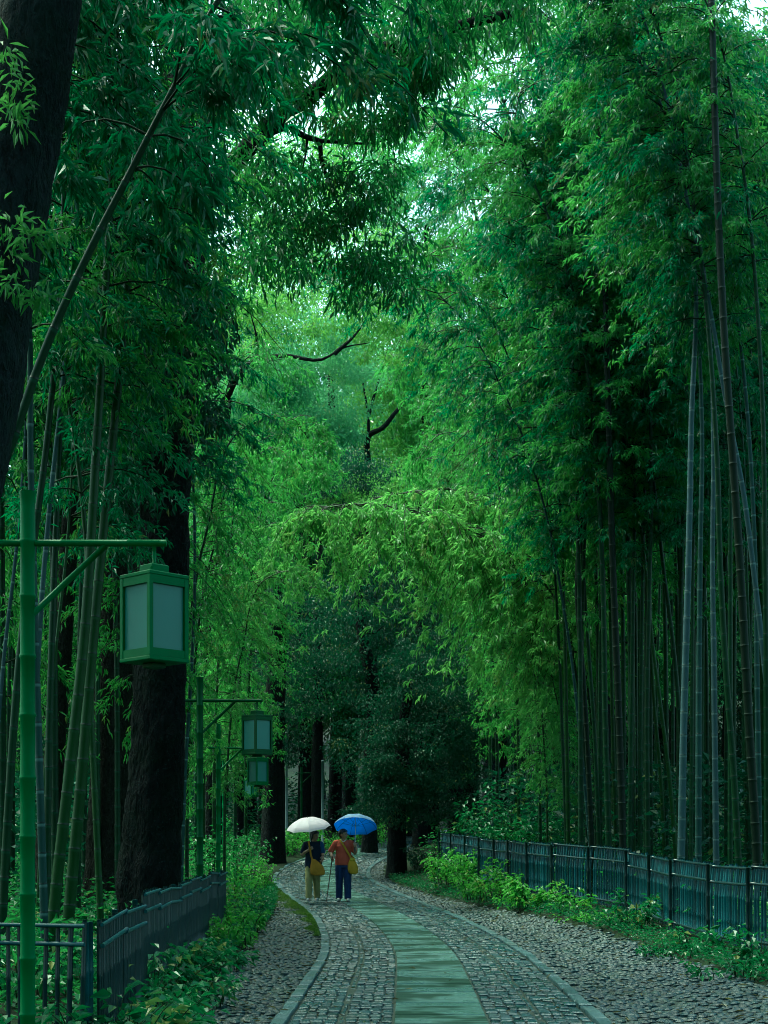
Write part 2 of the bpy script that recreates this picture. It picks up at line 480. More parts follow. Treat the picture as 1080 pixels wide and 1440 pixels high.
def stones(m, V, U, poly, height, bev, tiltamt, tint, dome=0.0, sink=.04, relief=.006):
    """V, U centres (n); poly (n,k,2) outline offsets in (u,v); bevelled, slightly tilted stones on the path"""
    n, k, _ = poly.shape
    tl = rng.normal(0, tiltamt, (n, 2))
    hz = height + rng.normal(0, relief, n)
    rings = []
    for sc, dz in ((1.0, -sink), (1.0, -bev), (1 - bev * 2.0 / np.maximum(.03, np.abs(poly).max((1, 2)))[:, None], 0.0)):
        pu = poly[:, :, 0] * sc; pv = poly[:, :, 1] * sc
        h = hz[:, None] + dz + pu * tl[:, :1] + pv * tl[:, 1:]
        rings.append(road(V[:, None] + pv, U[:, None] + pu, h))
    c = road(V, U, hz + dome)[:, None, :]
    v = np.concatenate(rings + [c], 1)                      # n, 3k+1, 3
    b = (np.arange(n) * (3 * k + 1))[:, None]
    j = np.arange(k); j2 = (j + 1) % k
    for r in (0, 1):
        f = np.stack([r*k + j, r*k + j2, r*k + k + j2, r*k + k + j], -1)
        m.add(np.zeros((0, 3)), np.zeros((0, 4), int))
        m.f.append((b[:, :, None] + f[None]).reshape(-1, 4) + m.n); m.m.append(np.zeros(n * k, int)); m.sm.append(np.zeros(n * k, bool))
    f = np.stack([2*k + j, 2*k + j2, np.full(k, 3*k)], -1)
    m.f.append((b[:, :, None] + f[None]).reshape(-1, 3) + m.n); m.m.append(np.zeros(n * k, int)); m.sm.append(np.zeros(n * k, bool))
    aux = np.stack([np.broadcast_to(U[:, None], v.shape[:2]), np.broadcast_to(V[:, None], v.shape[:2]), np.zeros(v.shape[:2])], -1).copy()
    pz = np.concatenate([poly, poly, poly, np.zeros((n, 1, 2))], 1); aux[..., :2] += pz
    m.v.append(v.reshape(-1, 3)); m.t.append(np.repeat(tint, 3 * k + 1)); m.w.append(aux.reshape(-1, 3)); m.n += n * (3 * k + 1)

def rects(hu, hv, jit):
    n = len(hu)
    p = np.stack([np.stack([-hu, -hv], -1), np.stack([hu, -hv], -1), np.stack([hu, hv], -1), np.stack([-hu, hv], -1)], 1)
    return p + rng.normal(0, jit, p.shape)

V0, V1 = v_at(6.5), v_at(88)
# slabs in the middle
m = MB(); v = V0; cv = []; ch = []
while v < V1:
    l = rng.uniform(.62, .98); cv.append(v + l / 2); ch.append(l / 2 - .022); v += l
cv = np.array(cv); ch = np.array(ch)
for part in range(3):     # cut across so that the long slabs follow the bend
    hh = ch / 3
    p = rects(np.full(len(cv), .385), hh, .0)
    stones(m, cv + (part - 1) * 2 * hh, np.zeros(len(cv)), p, .002, .004, .0, np.random.default_rng(3).uniform(0, 1, len(cv)), relief=.0)
put(m.build("slab_path", M['slab']), kind="structure")
# setts either side, with the two long drain joints
m = MB()
Vs, Us, Hu, Hv = [], [], [], []
for side in (-1, 1):
    lanes = [(.405, .80, 4), (.87, 1.265, 4)]
    for a, b, k in lanes:
        v = V0
        while v < V1:
            l = rng.uniform(.13, .20)
            e = np.sort(np.concatenate([[a, b], a + (b - a) * (np.arange(1, k) + rng.uniform(-.22, .22, k - 1)) / k]))
            for q in range(k):
                Us.append(side * (e[q] + e[q+1]) / 2); Hu.append((e[q+1] - e[q]) / 2 - .006); Vs.append(v + l / 2 + rng.normal(0, .012)); Hv.append(l / 2 - .007)
            v += l
    v = V0
    while v < V1:       # the narrow joint itself: thin stones set low
        l = rng.uniform(.2, .35)
        Us.append(side * .835); Hu.append(.016); Vs.append(v + l / 2); Hv.append(l / 2 - .01); v += l
Vs, Us, Hu, Hv = map(np.array, (Vs, Us, Hu, Hv))
stones(m, Vs, Us, rects(Hu, Hv, .006), .0 - .012 * (np.abs(Hu - .016) < 1e-6), .009, .028, rng.uniform(0, 1, len(Vs)), dome=.003)
put(m.build("sett_paving", M['sett']), kind="structure")
# kerb lines
m = MB(); Vs, Us, Hv = [], [], []
for side in (-1, 1):
    v = V0
    while v < V1:
        l = rng.uniform(.35, .6); Us.append(side * 1.34); Vs.append(v + l / 2); Hv.append(l / 2 - .008); v += l
Vs, Us, Hv = map(np.array, (Vs, Us, Hv))
stones(m, Vs, Us, rects(np.full(len(Vs), .06), Hv, .004), .022, .01, .02, rng.uniform(0, 1, len(Vs)), relief=.004)
put(m.build("kerb", M['kerb']), kind="structure")
# cobbled shoulders: jittered hexagonal packing of rough stones
m = MB(); Vs, Us = [], []
va = np.arange(V0, v_at(62), .086)
for r, v in enumerate(va):
    y = np.interp(v, RV, RY)
    for side, w in ((-1, float(cob_l(y))), (1, float(cob_r(y)))):
        u = 1.46 + (.05 if r % 2 else 0)
        while u < 1.42 + w + rng.normal(0, .08):
            Us.append(side * u); Vs.append(v); u += .10
Us = np.array(Us) + rng.normal(0, .02, len(Us)); Vs = np.array(Vs) + rng.normal(0, .02, len(Vs))
k = 6; th = np.arange(k) / k * 2 * np.pi
rr = .050 * rng.uniform(.72, 1.12, (len(Us), k)); ph = rng.uniform(0, 1, (len(Us), 1))
poly = np.stack([np.cos(th + ph) * rr * .95, np.sin(th + ph) * rr * 1.05], -1)
stones(m, Vs, Us, poly, .0, .010, .07, rng.uniform(0, 1, len(Us)), dome=.006, relief=.007)
put(m.build("cobble_shoulder", M['cobble']), kind="structure")

# ================================================================== FENCES
def fence(name, label, pts, h, step, mats, rails, pick_r=.017, panel=1.6, face=1, band=True, seed=1):
    """bamboo-picket fence along ground points; posts, rails and one picket panel per bay are parts"""
    rg = np.random.default_rng(seed)
    P3 = np.array([[x, y, (G(x, y) if z is None else z)] for x, y, z in pts])
    line, L = spline(P3, 400)
    arc = np.linspace(0, L, 400)
    at = lambda a: np.array([np.interp(a, arc, line[:, k]) for k in range(3)])
    root = empty(name, line[0], label, "fence")
    nb = max(1, int(round(L / panel)))
    edges = np.linspace(0, L, nb + 1) + np.concatenate([[0], rg.normal(0, .06, nb - 1), [0]])
    o = line[0]
    for b in range(nb):
        a0, a1 = edges[b], edges[b + 1]
        m = MB()
        a = a0 + .05
        sag = rg.normal(0, .018); tl = rg.normal(0, .012)
        while a < a1 - .03:
            p = at(a); t = unit(at(a + .05) - at(a - .05)); nrm = np.array([t[1], -t[0], 0])
            hh = h + sag + tl * (a - a0) + rg.normal(0, .012)
            r = pick_r * rg.uniform(.8, 1.15)
            lo = .05 + rg.uniform(0, .03)
            tilt = rg.normal(0, .016)
            zs = [lo, hh * .3, hh * .32, hh * .34, hh * .6, hh * .615, hh * .63, hh - .02, hh]
            rad = [r, r, r * 1.18, r, r, r * 1.18, r, r, r * .9]
            q = [p + np.array([0, 0, z]) + t * tilt * z + nrm * (.035 * max(0, (z / hh - .78)) / .22 if band else 0) for z in zs]
            m.tube(np.array(q) - o, rad, 6, 0, rg.uniform(0, 1), True, True)
            a += step * rg.uniform(.9, 1.12)
        m.build("picket_panel", mats[0], root)
        for zf, rr in rails:
            aa = np.linspace(a0 - .02, a1 + .02, 6)
            for sd in (face,):
                m = MB(); q = []
                for a in aa:
                    p = at(a); t = unit(at(a + .05) - at(a - .05)); nrm = np.array([t[1], -t[0], 0])
                    q.append(p + np.array([0, 0, h * zf + sag + tl * (a - a0)]) + nrm * sd * (pick_r + rr * .8) + nrm * (.035 * max(0, zf - .78) / .22 if band else 0))
                m.tube(np.array(q) - o, rr, 6, 0, .5)
                m.build("rail", mats[1], root)
    for b in range(nb + 1):
        p = at(min(max(edges[b], .03), L - .03)); t = unit(at(edges[b] + .05) - at(edges[b] - .05)); nrm = np.array([t[1], -t[0], 0])
        m = MB(); zs = np.array([-.25, .3, .31, .33, .62, .63, .65, h - .01])
        rd = np.array([.026, .026, .030, .026, .026, .030, .026, .024])
        m.tube(p - o + np.stack([0 * zs, 0 * zs, zs], 1) - nrm * .062, rd, 8)
        m.build("post", mats[1], root)
    return root

FR = [(5.9, 13.2), (4.72, 17.0), (4.32, 20.5), (4.12, 24.2), (3.14, 27.5), (2.40, 32.5), (1.52, 38.0)]
FH = 1.08
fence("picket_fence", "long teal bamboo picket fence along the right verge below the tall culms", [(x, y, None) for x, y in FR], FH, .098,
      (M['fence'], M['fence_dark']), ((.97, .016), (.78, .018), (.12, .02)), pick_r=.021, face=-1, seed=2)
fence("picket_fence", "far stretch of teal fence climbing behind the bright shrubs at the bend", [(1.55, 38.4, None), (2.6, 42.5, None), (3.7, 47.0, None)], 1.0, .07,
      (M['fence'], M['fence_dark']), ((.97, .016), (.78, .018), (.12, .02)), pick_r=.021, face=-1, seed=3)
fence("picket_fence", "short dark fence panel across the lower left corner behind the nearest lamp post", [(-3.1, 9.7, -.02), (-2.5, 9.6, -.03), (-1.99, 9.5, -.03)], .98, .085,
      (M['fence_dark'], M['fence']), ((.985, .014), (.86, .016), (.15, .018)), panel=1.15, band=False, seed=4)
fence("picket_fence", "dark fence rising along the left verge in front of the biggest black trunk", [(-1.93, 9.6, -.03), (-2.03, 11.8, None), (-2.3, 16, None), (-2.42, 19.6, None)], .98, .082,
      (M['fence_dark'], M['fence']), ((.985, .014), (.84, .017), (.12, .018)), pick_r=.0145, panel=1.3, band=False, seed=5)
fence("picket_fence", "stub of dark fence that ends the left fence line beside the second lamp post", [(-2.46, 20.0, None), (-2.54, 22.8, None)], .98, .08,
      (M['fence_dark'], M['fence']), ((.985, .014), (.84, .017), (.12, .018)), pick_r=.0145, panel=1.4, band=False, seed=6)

# ================================================================== LAMPS
LAN_W, LAN_H = .295, .53
def lamp(label, x, y, zb, top, post_mat, seed, arm_l=.84):
    rg = np.random.default_rng(seed)
    zb0 = zb
    root = empty("street_lamp", (x, y, zb), label, "street lamp", "green bamboo style lamps along the left of the path")
    m = MB(); zs, rs, tt = [], [], []
    z = -.3
    while z < top - .04:
        l = rg.uniform(.33, .39); e = min(z + l, top)
        zs += [z + .012, z + l * .5, e - .022, e - .008, e]; rs += [.046, .0445, .0455, .053, .05]; tt += [.5, .5, .5, .62, .95]
        z = e
    zs = np.array(zs); m.tube(np.stack([0*zs, 0*zs, zs], 1), rs, 14, 0, tt)
    m.build("post", post_mat, root)
    za = 3.29
    m = MB(); xs = np.array([-.19, -.03, .1, .2, .205, .21, .4, .6, .605, .61, .8, arm_l]); m.tube(np.stack([xs, 0*xs, 0*xs + za], 1), [.021, .021, .021, .021, .024, .021, .021, .021, .024, .021, .021, .021], 10)
    m.build("arm", post_mat, root)
    m = MB(); m.tube([(.03, 0, za - .43), (.25, 0, za - .22), (.47, 0, za - .015)], .019, 8); m.build("brace", post_mat, root)
    lx = .765
    m = MB(); m.tube([(lx, 0, za), (lx, 0, za - .12)], .012, 8); m.build("hanger", post_mat, root)
    m = MB(); m.box((lx, 0, za - .165), (.125, .125, .062), R(45), bev=.006); m.tube([(lx, -.09, za - .165), (lx, -.094, za - .165)], .008, 8)
    m.build("cap", post_mat, root)
    zt = za - .196; zl = zt - LAN_H
    m = MB(); w = LAN_W; a = R(45 + rg.normal(0, 3))
    m.box((lx, 0, zt - .012), (w, w, .024), a, bev=.004)
    m.box((lx, 0, zl + .012), (w, w, .024), a, bev=.004)
    ca, sa = math.cos(a), math.sin(a)
    def rot(p): return (lx + p[0]*ca - p[1]*sa, p[0]*sa + p[1]*ca, p[2])
    for sx in (-1, 1):
        for sy in (-1, 1):
            m.box(rot((sx*(w/2 - .0145), sy*(w/2 - .0145), (zt + zl)/2)), (.027, .027, LAN_H - .05), a)
    for k in range(4):
        b = a + k * math.pi / 2; c, s_ = math.cos(b), math.sin(b)
        for zz, hh in ((zt - .0485, .048), (zl + .0485, .048)):
            m.box((lx + c*(w/2 - .011), s_*(w/2 - .011), zz), (.015, w - .058, hh), b)
    f = m.build("lantern_frame", post_mat, root)
    for k in range(4):
        b = a + k * math.pi / 2; c, s_ = math.cos(b), math.sin(b)
        m = MB(); m.box((lx + c*(w/2 - .022), s_*(w/2 - .022), (zt + zl)/2), (.006, w - .06, LAN_H - .14), b)
        m.build("pane", M['pane'], f)
    m = MB(); m.box((lx, 0, zl - .016), (.1, .1, .03), a, bev=.004); m.build("base_plug", M['lamp_dark'], root)
    return root
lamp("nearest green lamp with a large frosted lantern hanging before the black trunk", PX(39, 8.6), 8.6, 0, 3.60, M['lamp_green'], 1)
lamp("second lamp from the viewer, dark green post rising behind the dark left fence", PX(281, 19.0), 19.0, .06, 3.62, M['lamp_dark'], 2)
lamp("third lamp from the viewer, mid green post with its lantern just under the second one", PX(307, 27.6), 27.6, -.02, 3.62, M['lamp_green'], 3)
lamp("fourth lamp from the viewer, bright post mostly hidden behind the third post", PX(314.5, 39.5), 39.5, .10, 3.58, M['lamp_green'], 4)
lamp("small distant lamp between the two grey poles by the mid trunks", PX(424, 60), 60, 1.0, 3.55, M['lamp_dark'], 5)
M['pole'] = plain("galvanised pole", (.16, .22, .22), .4, .5, .2, 6)
for px, y0, y1, d, lb in ((403, 1030, 1165, 56, "thin pale grey pole left of the distant lamp"), (453.5, 1070, 1160, 57, "thin pale grey pole right of the distant lamp lantern")):
    a = P(px, y1, d); b = P(px, y0, d)
    m = MB(); r_ = empty("utility_pole", (a[0], d, G(a[0], d) - .1), lb, "pole")
    h_ = b[2] - G(a[0], d) + .1
    m.tube([(0, 0, 0), (0, 0, h_ * .5), (0, 0, h_)], [.05, .047, .042], 10); m.build("shaft", M['pole'], r_)
    m = MB(); m.tube([(0, 0, h_), (0, 0, h_ + .04)], [.05, .03], 10); m.build("cap", M['pole'], r_)

# ================================================================== VEGETATION BUILDERS
def rdirs(rg, n):
    v = rg.normal(0, 1, (n, 3)); return unit(v)

def bamboo_sprays(m, rg, line, t0, t1, nodes, blen, droop, leaf, twigs=10, lv=8, branches=2, up=.5, side=None, tmat=1, bmat=0, tw=True):
    """arching side branches with hanging leaf blades along part of a culm; side = preferred azimuth (x,y)"""
    n = len(line)
    P0, D0, LB, TH = [], [], [], []
    for k in range(nodes):
        f = t0 + (t1 - t0) * (k + rg.uniform(0, 1)) / nodes
        i = min(n - 2, int(f * (n - 1)))
        for b in range(branches):
            az = rg.uniform(0, 2 * math.pi)
            d = np.array([math.cos(az), math.sin(az), 0])
            if side is not None: d = unit(d + np.array([side[0], side[1], 0]) * 1.2)
            e = (f - t0) / max(1e-6, t1 - t0)
            L = blen * (1.05 - .55 * e) * rg.uniform(.6, 1.15) * (.55 + .9 * min(1, e * 3))
            P0.append(line[i]); D0.append(d); LB.append(L); TH.append(up * rg.uniform(.4, 1.3))
    P0, D0, LB, TH = map(np.array, (P0, D0, LB, TH))
    nb = len(P0)
    def at(s):   # s (nb,k)
        o = (D0[:, None, :] * np.cos(TH)[:, None, None]) * (LB[:, None] * (s - .12 * s * s))[..., None]
        z = LB[:, None] * (np.sin(TH)[:, None] * s - droop * s ** 2)
        o = o.copy(); o[..., 2] += z
        return P0[:, None, :] + o
    if tw:
        ss = np.linspace(0, 1, 6)[None].repeat(nb, 0); B = at(ss)
        for q in range(nb): m.tube(B[q], [.012, .010, .008, .007, .005, .003], 4, bmat, .5, False)
    s = rg.uniform(.15, 1.02, (nb, twigs)); T = at(s)                       # twig roots
    out = np.broadcast_to(D0[:, None, :], T.shape) + rg.normal(0, .75, T.shape)
    out[..., 2] = out[..., 2] * .35 - .25 - droop * .5
    out = unit(out); TL = rg.uniform(.18, .42, (nb, twigs))
    r = rg.uniform(.1, 1.0, (nb, twigs, lv))
    Q = T[:, :, None, :] + out[:, :, None, :] * (TL[:, :, None] * r)[..., None] + rg.normal(0, .018, (nb, twigs, lv, 3))
    LD = out[:, :, None, :] * .75 + rg.normal(0, .55, Q.shape); LD[..., 2] -= .45
    tint = np.clip(rg.normal(.5, .16, (nb, 1, 1)) + rg.normal(0, .14, (nb, twigs, 1)) + rg.normal(0, .13, (nb, twigs, lv)), 0, 1)
    Q = Q.reshape(-1, 3); LD = unit(LD.reshape(-1, 3))
    N = unit(rdirs(rg, len(Q)) + np.array([0, 0, 1.3]))
    m.leaves(Q, LD, N, leaf * rg.uniform(.7, 1.25, len(Q)), leaf * .17 * rg.uniform(.8, 1.2, len(Q)), tint.ravel(), tmat, .2, .18)

def culm_mesh(m, rg, line, L, r0, r1, node0=.26, node1=.42, mat=0, sides=10, taper=1.25):
    arc = np.linspace(0, L, len(line)); at = lambda a: np.array([np.interp(a, arc, line[:, k]) for k in range(3)]).T
    a, A, RR, TT = 0.0, [], [], []
    while a < L - .05:
        f = a / L
        l = (node0 + (node1 - node0) * min(1, f * 3)) * rg.uniform(.92, 1.08) * (1 if f < .6 else 1 - .5 * (f - .6))
        e = min(a + l, L)
        r = r0 + (r1 - r0) * (f ** taper)
        A += [a + .014, a + .05, (a + e) / 2, e - .05, e - .014, e - .004, e]
        RR += [r, r * .985, r * .98, r * .985, r, r * 1.075, r * 1.02]
        TT += [.5, .5, .5, .42, .1, .7, .98]
        a = e
    A = np.array(A); m.tube(at(A), RR, sides, mat, TT)

def bamboo(label, pts, r0, mats, seed, group=None, height=15.5, bow=(-1.2, 0), fol=(.4, 1), nodes=34, blen=1.7, droop=.6, leaf=.118, twigs=13, lv=12,
           side=None, branches=2, name="bamboo", cat="bamboo", extra_top=True, low=None, node=(.26, .42), up=.5, tip=.16):
    """one bamboo: pts are world points from low to high; the culm runs from the soil through them to its drooping tip"""
    rg = np.random.default_rng(seed)
    pts = [np.asarray(p, float) for p in pts]
    a, b = pts[0], pts[1]
    g = G(a[0], a[1])
    if a[2] > g + .05:
        d = (a - b) / max(.01, b[2] - a[2])
        q = a + d * (a[2] - g) * .8; q[2] = G(q[0], q[1]) - .08; pts = [q] + pts
    if extra_top and pts[-1][2] < height:
        d = (pts[-1] - pts[-2]) / (pts[-1][2] - pts[-2][2])
        dz = height - pts[-1][2]; p0 = pts[-1]
        p1 = p0 + d * dz * .5 + np.array([bow[0] * .2, bow[1] * .2, 0])
        p2 = p0 + d * dz * .85 + np.array([bow[0] * .6, bow[1] * .6, 0])
        p3 = p0 + d * dz + np.array([bow[0] * 1.1, bow[1] * 1.1, -.1 * dz * 0])
        p4 = p3 + np.array([bow[0] * .5, bow[1] * .5, -.35])
        pts += [p1, p2, p3, p4]
    line, L = spline(pts, 160)
    base = line[0].copy()
    root = empty(name, base, label, cat, group)
    m = MB(); culm_mesh(m, rg, line - base, L, r0, r0 * tip, node[0], node[1]); m.build("culm", mats[0], root)
    m = MB()
    bamboo_sprays(m, rg, line - base, fol[0], fol[1], nodes, blen, droop, leaf, twigs, lv, branches, up=up, side=side)
    if low is not None:
        bamboo_sprays(m, rg, line - base, low[0], low[1], low[2], blen * .7, droop, leaf, twigs, lv, 1, side=side)
    m.build("foliage", [M['twig'], mats[1]], root)
    return root

def crown_mesh(rg, centers, radii, per, leaf, wr, droop=.35, flat=.55, tint_sd=.16, mat=0, mb=None, hang=0.0):
    """leaf clumps: every clump an irregular flattened cloud of separate leaves, lit and tinted apart"""
    m = mb or MB()
    nC = len(centers)
    C = np.repeat(centers, per, 0); RR = np.repeat(radii, per)[:, None]
    o = rdirs(rg, nC * per) * (rg.uniform(0, 1, (nC * per, 1)) ** .45)
    o[:, 2] = o[:, 2] * flat - hang * np.abs(o[:, 0] + o[:, 1]) * .3
    Q = C + o * RR
    D = unit(o + rg.normal(0, .6, o.shape) + np.array([0, 0, -droop]))
    N = unit(rdirs(rg, len(Q)) * .8 + np.array([0, 0, 1.2]))
    t = np.clip(np.repeat(rg.normal(.5, tint_sd, nC), per) + rg.normal(0, .15, len(Q)), 0, 1)
    m.leaves(Q, D, N, leaf * rg.uniform(.65, 1.25, len(Q)), leaf * wr * rg.uniform(.8, 1.2, len(Q)), t, mat, .18, .14)
    return m

def ell_clumps(rg, c, r, n, rmin, rmax, hollow=.5):
    d = rdirs(rg, n) * (rg.uniform(hollow ** 3, 1, (n, 1)) ** (1/3))
    return np.asarray(c) + d * np.asarray(r), rg.uniform(rmin, rmax, n)

def limb_tubes(m, rg, start, ends, r0, mat=0, wob=.12):
    for e in ends:
        e = np.asarray(e, float); s0 = np.asarray(start, float); L = np.linalg.norm(e - s0)
        q = [s0 + (e - s0) * f + rg.normal(0, wob * L * .35, 3) * math.sin(math.pi * f) + np.array([0, 0, .1 * L * math.sin(math.pi * f)]) for f in (0, .25, .5, .75, 1)]
        ln, _ = spline(q, 14); m.tube(ln, np.linspace(r0, r0 * .2, 14), 6, mat)

def trunk_tube(m, rg, pts, rads, sides=18, mat=0, n=40, lump=.06, flare=.35):
    ln, L = spline(pts, n); f = np.linspace(0, 1, n)
    rad = np.interp(f, np.linspace(0, 1, len(rads)), rads)
    rad = rad * (1 + flare * np.exp(-f * L / .45))
    b = m.n
    m.tube(ln, rad, sides, mat)
    v = m.v[-1].reshape(n, sides, 3); c = ln[:, None, :]
    th = np.arange(sides) / sides * 2 * np.pi
    k = 1 + lump * (np.sin(3 * th + rg.uniform(0, 6))[None] * .7 + np.sin(5 * th[None] + f[:, None] * 5) * .5) + rg.normal(0, lump * .22, (n, sides))
    k = k + (flare * .5 * np.exp(-f * L / .5))[:, None] * np.sin(5 * th + 1)[None]
    for fz, fa, am in ((1.6, 3, .5), (3.5, 7, .32), (8, 15, .2)):     # ridges and bosses of the bark
        gsz = (max(3, int(n * fz / 14)), fa * 2)
        g = rg.normal(0, 1, gsz); zi = np.linspace(0, gsz[0] - 1.001, n); ti = np.arange(sides) / sides * gsz[1]
        z0 = zi.astype(int); t0 = ti.astype(int) % gsz[1]; fz_ = (zi - z0)[:, None]; ft = (ti - ti.astype(int))[None]
        z1 = np.minimum(z0 + 1, gsz[0] - 1); t1 = (t0 + 1) % gsz[1]
        val = (g[np.ix_(z0, t0)] * (1 - ft) + g[np.ix_(z0, t1)] * ft) * (1 - fz_) + (g[np.ix_(z1, t0)] * (1 - ft) + g[np.ix_(z1, t1)] * ft) * fz_
        k = k + val * lump * am
    m.v[-1] = (c + (v - c) * k[..., None]).reshape(-1, 3)

def shrub_mesh(rg, w, h, stems, leaf, wr, per=26, spread=.5, depth=None, droop=.5):
    """leafy weeds: arching stems carrying paired leaves, bare enough to see between"""
    m = MB(); depth = depth or w
    for s in range(stems):
        a = rg.uniform(0, 2 * math.pi); q = math.sqrt(rg.uniform(0, 1))
        b = np.array([math.cos(a) * w * .5 * q, math.sin(a) * depth * .5 * q, -.03])
        H = h * rg.uniform(.55, 1.1) * (1 - .35 * q)
        o = np.array([math.cos(a), math.sin(a), 0]) * rg.uniform(.1, spread) * H + np.append(rg.normal(0, .1, 2) * H, 0)
        f = np.linspace(0, 1, 7)[:, None]
        ln = b + np.array([0, 0, 1]) * H * (f - .22 * f ** 3) + o * f ** 1.7
        m.tube(ln, np.linspace(.006, .0025, 7), 4, 0, .5, False)
        n = max(6, int(per * H / h)); r = rg.uniform(.18, 1, n)
        Pn = np.stack([np.interp(r, f[:, 0], ln[:, k]) for k in range(3)], 1)
        D = rdirs(rg, n); D[:, 2] = D[:, 2] * .4 - droop * .4; D = unit(D + unit(o + 1e-6) * .3)
        Pn = Pn + D * rg.uniform(0, leaf * .8, (n, 1))
        N = unit(rg.normal(0, .35, (n, 3)) + np.array([0, 0, 1]))
        t = np.clip(rg.normal(.5, .2) + rg.normal(0, .16, n) + (r - .6) * .25, 0, 1)
        m.leaves(Pn, D, N, leaf * rg.uniform(.6, 1.25, n), leaf * wr * rg.uniform(.8, 1.2, n), t, 1, .16, .2)
    return m

# ================================================================== TREES NAMED IN THE PHOTO
def P_(px, py, d): return P(px, py, d)

# T1 the black trunk with the limb over the path
rg = np.random.default_rng(11)
d1 = 19.5
bx = PX(212, d1); base = np.array([bx, d1, G(bx, d1)])
T1 = empty("tree", base, "biggest black trunk behind the dark left fence with a limb over the path", "tree")
m = MB()
pts = [base + [0, 0, -.3], P_(213, 1225, d1), P_(222, 1100, d1), P_(228, 940, d1), P_(236, 700, d1), P_(246, 480, d1), P_(258, 300, d1 + .2), P_(262, 100, d1 + .5), P_(270, -120, d1 + 1)]
trunk_tube(m, rg, np.array(pts) - base, [.44, .38, .345, .33, .335, .34, .34, .30, .24], 56, 0, 220, .085, .22)
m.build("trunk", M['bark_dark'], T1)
m = MB()
lp = [P_(252, 330, d1), P_(335, 222, 18.8), P_(385, 172, 18.4), P_(432, 138, 18), P_(492, 92, 17.6), P_(560, 62, 17.3), P_(650, 35, 17), P_(735, 15, 16.7)]
ln, _ = spline(np.array(lp) - base, 40); m.tube(ln, np.linspace(.15, .045, 40) * (1 + rng.normal(0, .03, 40)), 12)
m.build("limb", M['bark_moss'], T1)
def twigs(*tw):
    m = MB()
    for pp, r0, r1, d in tw:
        q = np.array([P_(x, y, d + k * .05) for k, (x, y) in enumerate(pp)]) - base
        l_, _ = spline(q, 22); m.tube(l_, np.linspace(r0, r1, 22), 6)
    m.build("branch", M['bark_moss'], T1)
twigs(([(352, 205), (375, 190), (404, 180), (432, 193), (450, 198)], .055, .035, 18.4),
      ([(448, 198), (480, 200), (525, 201), (560, 190)], .03, .006, 18.55),
      ([(450, 198), (452, 225), (462, 255), (478, 290), (500, 312), (520, 322)], .034, .006, 18.6),
      ([(432, 194), (430, 215), (425, 240)], .022, .006, 18.55),
      ([(460, 250), (480, 258), (505, 268), (540, 275)], .014, .004, 18.7),
      ([(453, 230), (475, 240), (500, 240), (520, 232)], .012, .004, 18.65),
      ([(475, 284), (468, 310), (462, 345)], .010, .003, 18.75))
twigs(([(488, 94), (500, 130), (520, 165)], .02, .004, 17.6),)
twigs(([(560, 60), (585, 95), (598, 140)], .02, .004, 17.3),)
twigs(([(432, 138), (415, 95), (405, 40)], .03, .006, 18.0),)
twigs(([(385, 172), (360, 240), (352, 320), (360, 400)], .03, .004, 18.4),)
C, Rr = [], []
def region(x0, x1, y0, y1, d0, d1_, n, r0, r1):
    for _ in range(n):
        C.append(P_(rg.uniform(x0, x1), rg.uniform(y0, y1), rg.uniform(d0, d1_)) - base); Rr.append(rg.uniform(r0, r1))
region(320, 650, -60, 60, 16, 19.5, 80, .3, .55)
region(480, 620, 40, 130, 16.5, 18.5, 26, .25, .42)
region(300, 440, 60, 160, 16.5, 19, 26, .25, .4)
region(470, 600, 130, 210, 17, 18.5, 12, .18, .32)
region(330, 450, 220, 400, 17, 19.5, 34, .25, .42)
region(440, 560, 230, 330, 17.5, 18.8, 18, .2, .34)
region(470, 580, 330, 420, 17.5, 19, 16, .2, .36)
region(600, 770, -90, 45, 15.5, 17.5, 40, .3, .5); region(540, 640, 60, 120, 17, 18.5, 10, .2, .35)
m = crown_mesh(rg, np.array(C), np.array(Rr), 64, .155, .23, 1.0, .8)
m.build("crown", M['broad_leaf'], T1)
C, Rr = [], []
region(195, 335, 390, 520, 17.2, 18.6, 40, .2, .34); region(190, 300, 520, 640, 17.4, 18.6, 16, .15, .28); region(150, 230, 480, 720, 18.5, 20.5, 24, .2, .36)
m = crown_mesh(rg, np.array(C), np.array(Rr), 46, .13, .42, .7, .8)
m.build("ivy", M['broad_leaf_dark'], T1)

# T2 brown trunk behind it
rg = np.random.default_rng(12); d2 = 26.0; bx = PX(150, d2); base = np.array([bx, d2, G(bx, d2)])
T2 = empty("tree", base, "brown rough barked trunk standing left of the black trunk behind the leaning culms", "tree")
m = MB(); trunk_tube(m, rg, np.array([base + [0, 0, -.3], P_(155, 1150, d2), P_(162, 950, d2), P_(170, 700, d2), P_(176, 450, d2), P_(186, 200, d2), P_(196, 0, d2)]) - base, [.42, .36, .34, .32, .3, .26, .2], 44, 0, 170, .06, .3)
limb_tubes(m, rg, P_(172, 620, d2) - base, [P_(90, 420, 25) - base, P_(260, 400, 25) - base, P_(240, 300, 27) - base], .12)
m.build("trunk", M['bark_brown'], T2)
C, Rr = ell_clumps(rg, P_(180, 250, d2) - base, (2.6, 2.2, 5.0), 110, .4, .8)
crown_mesh(rg, C, Rr, 60, .13, .4, .5, .6).build("crown", M['broad_leaf'], T2)

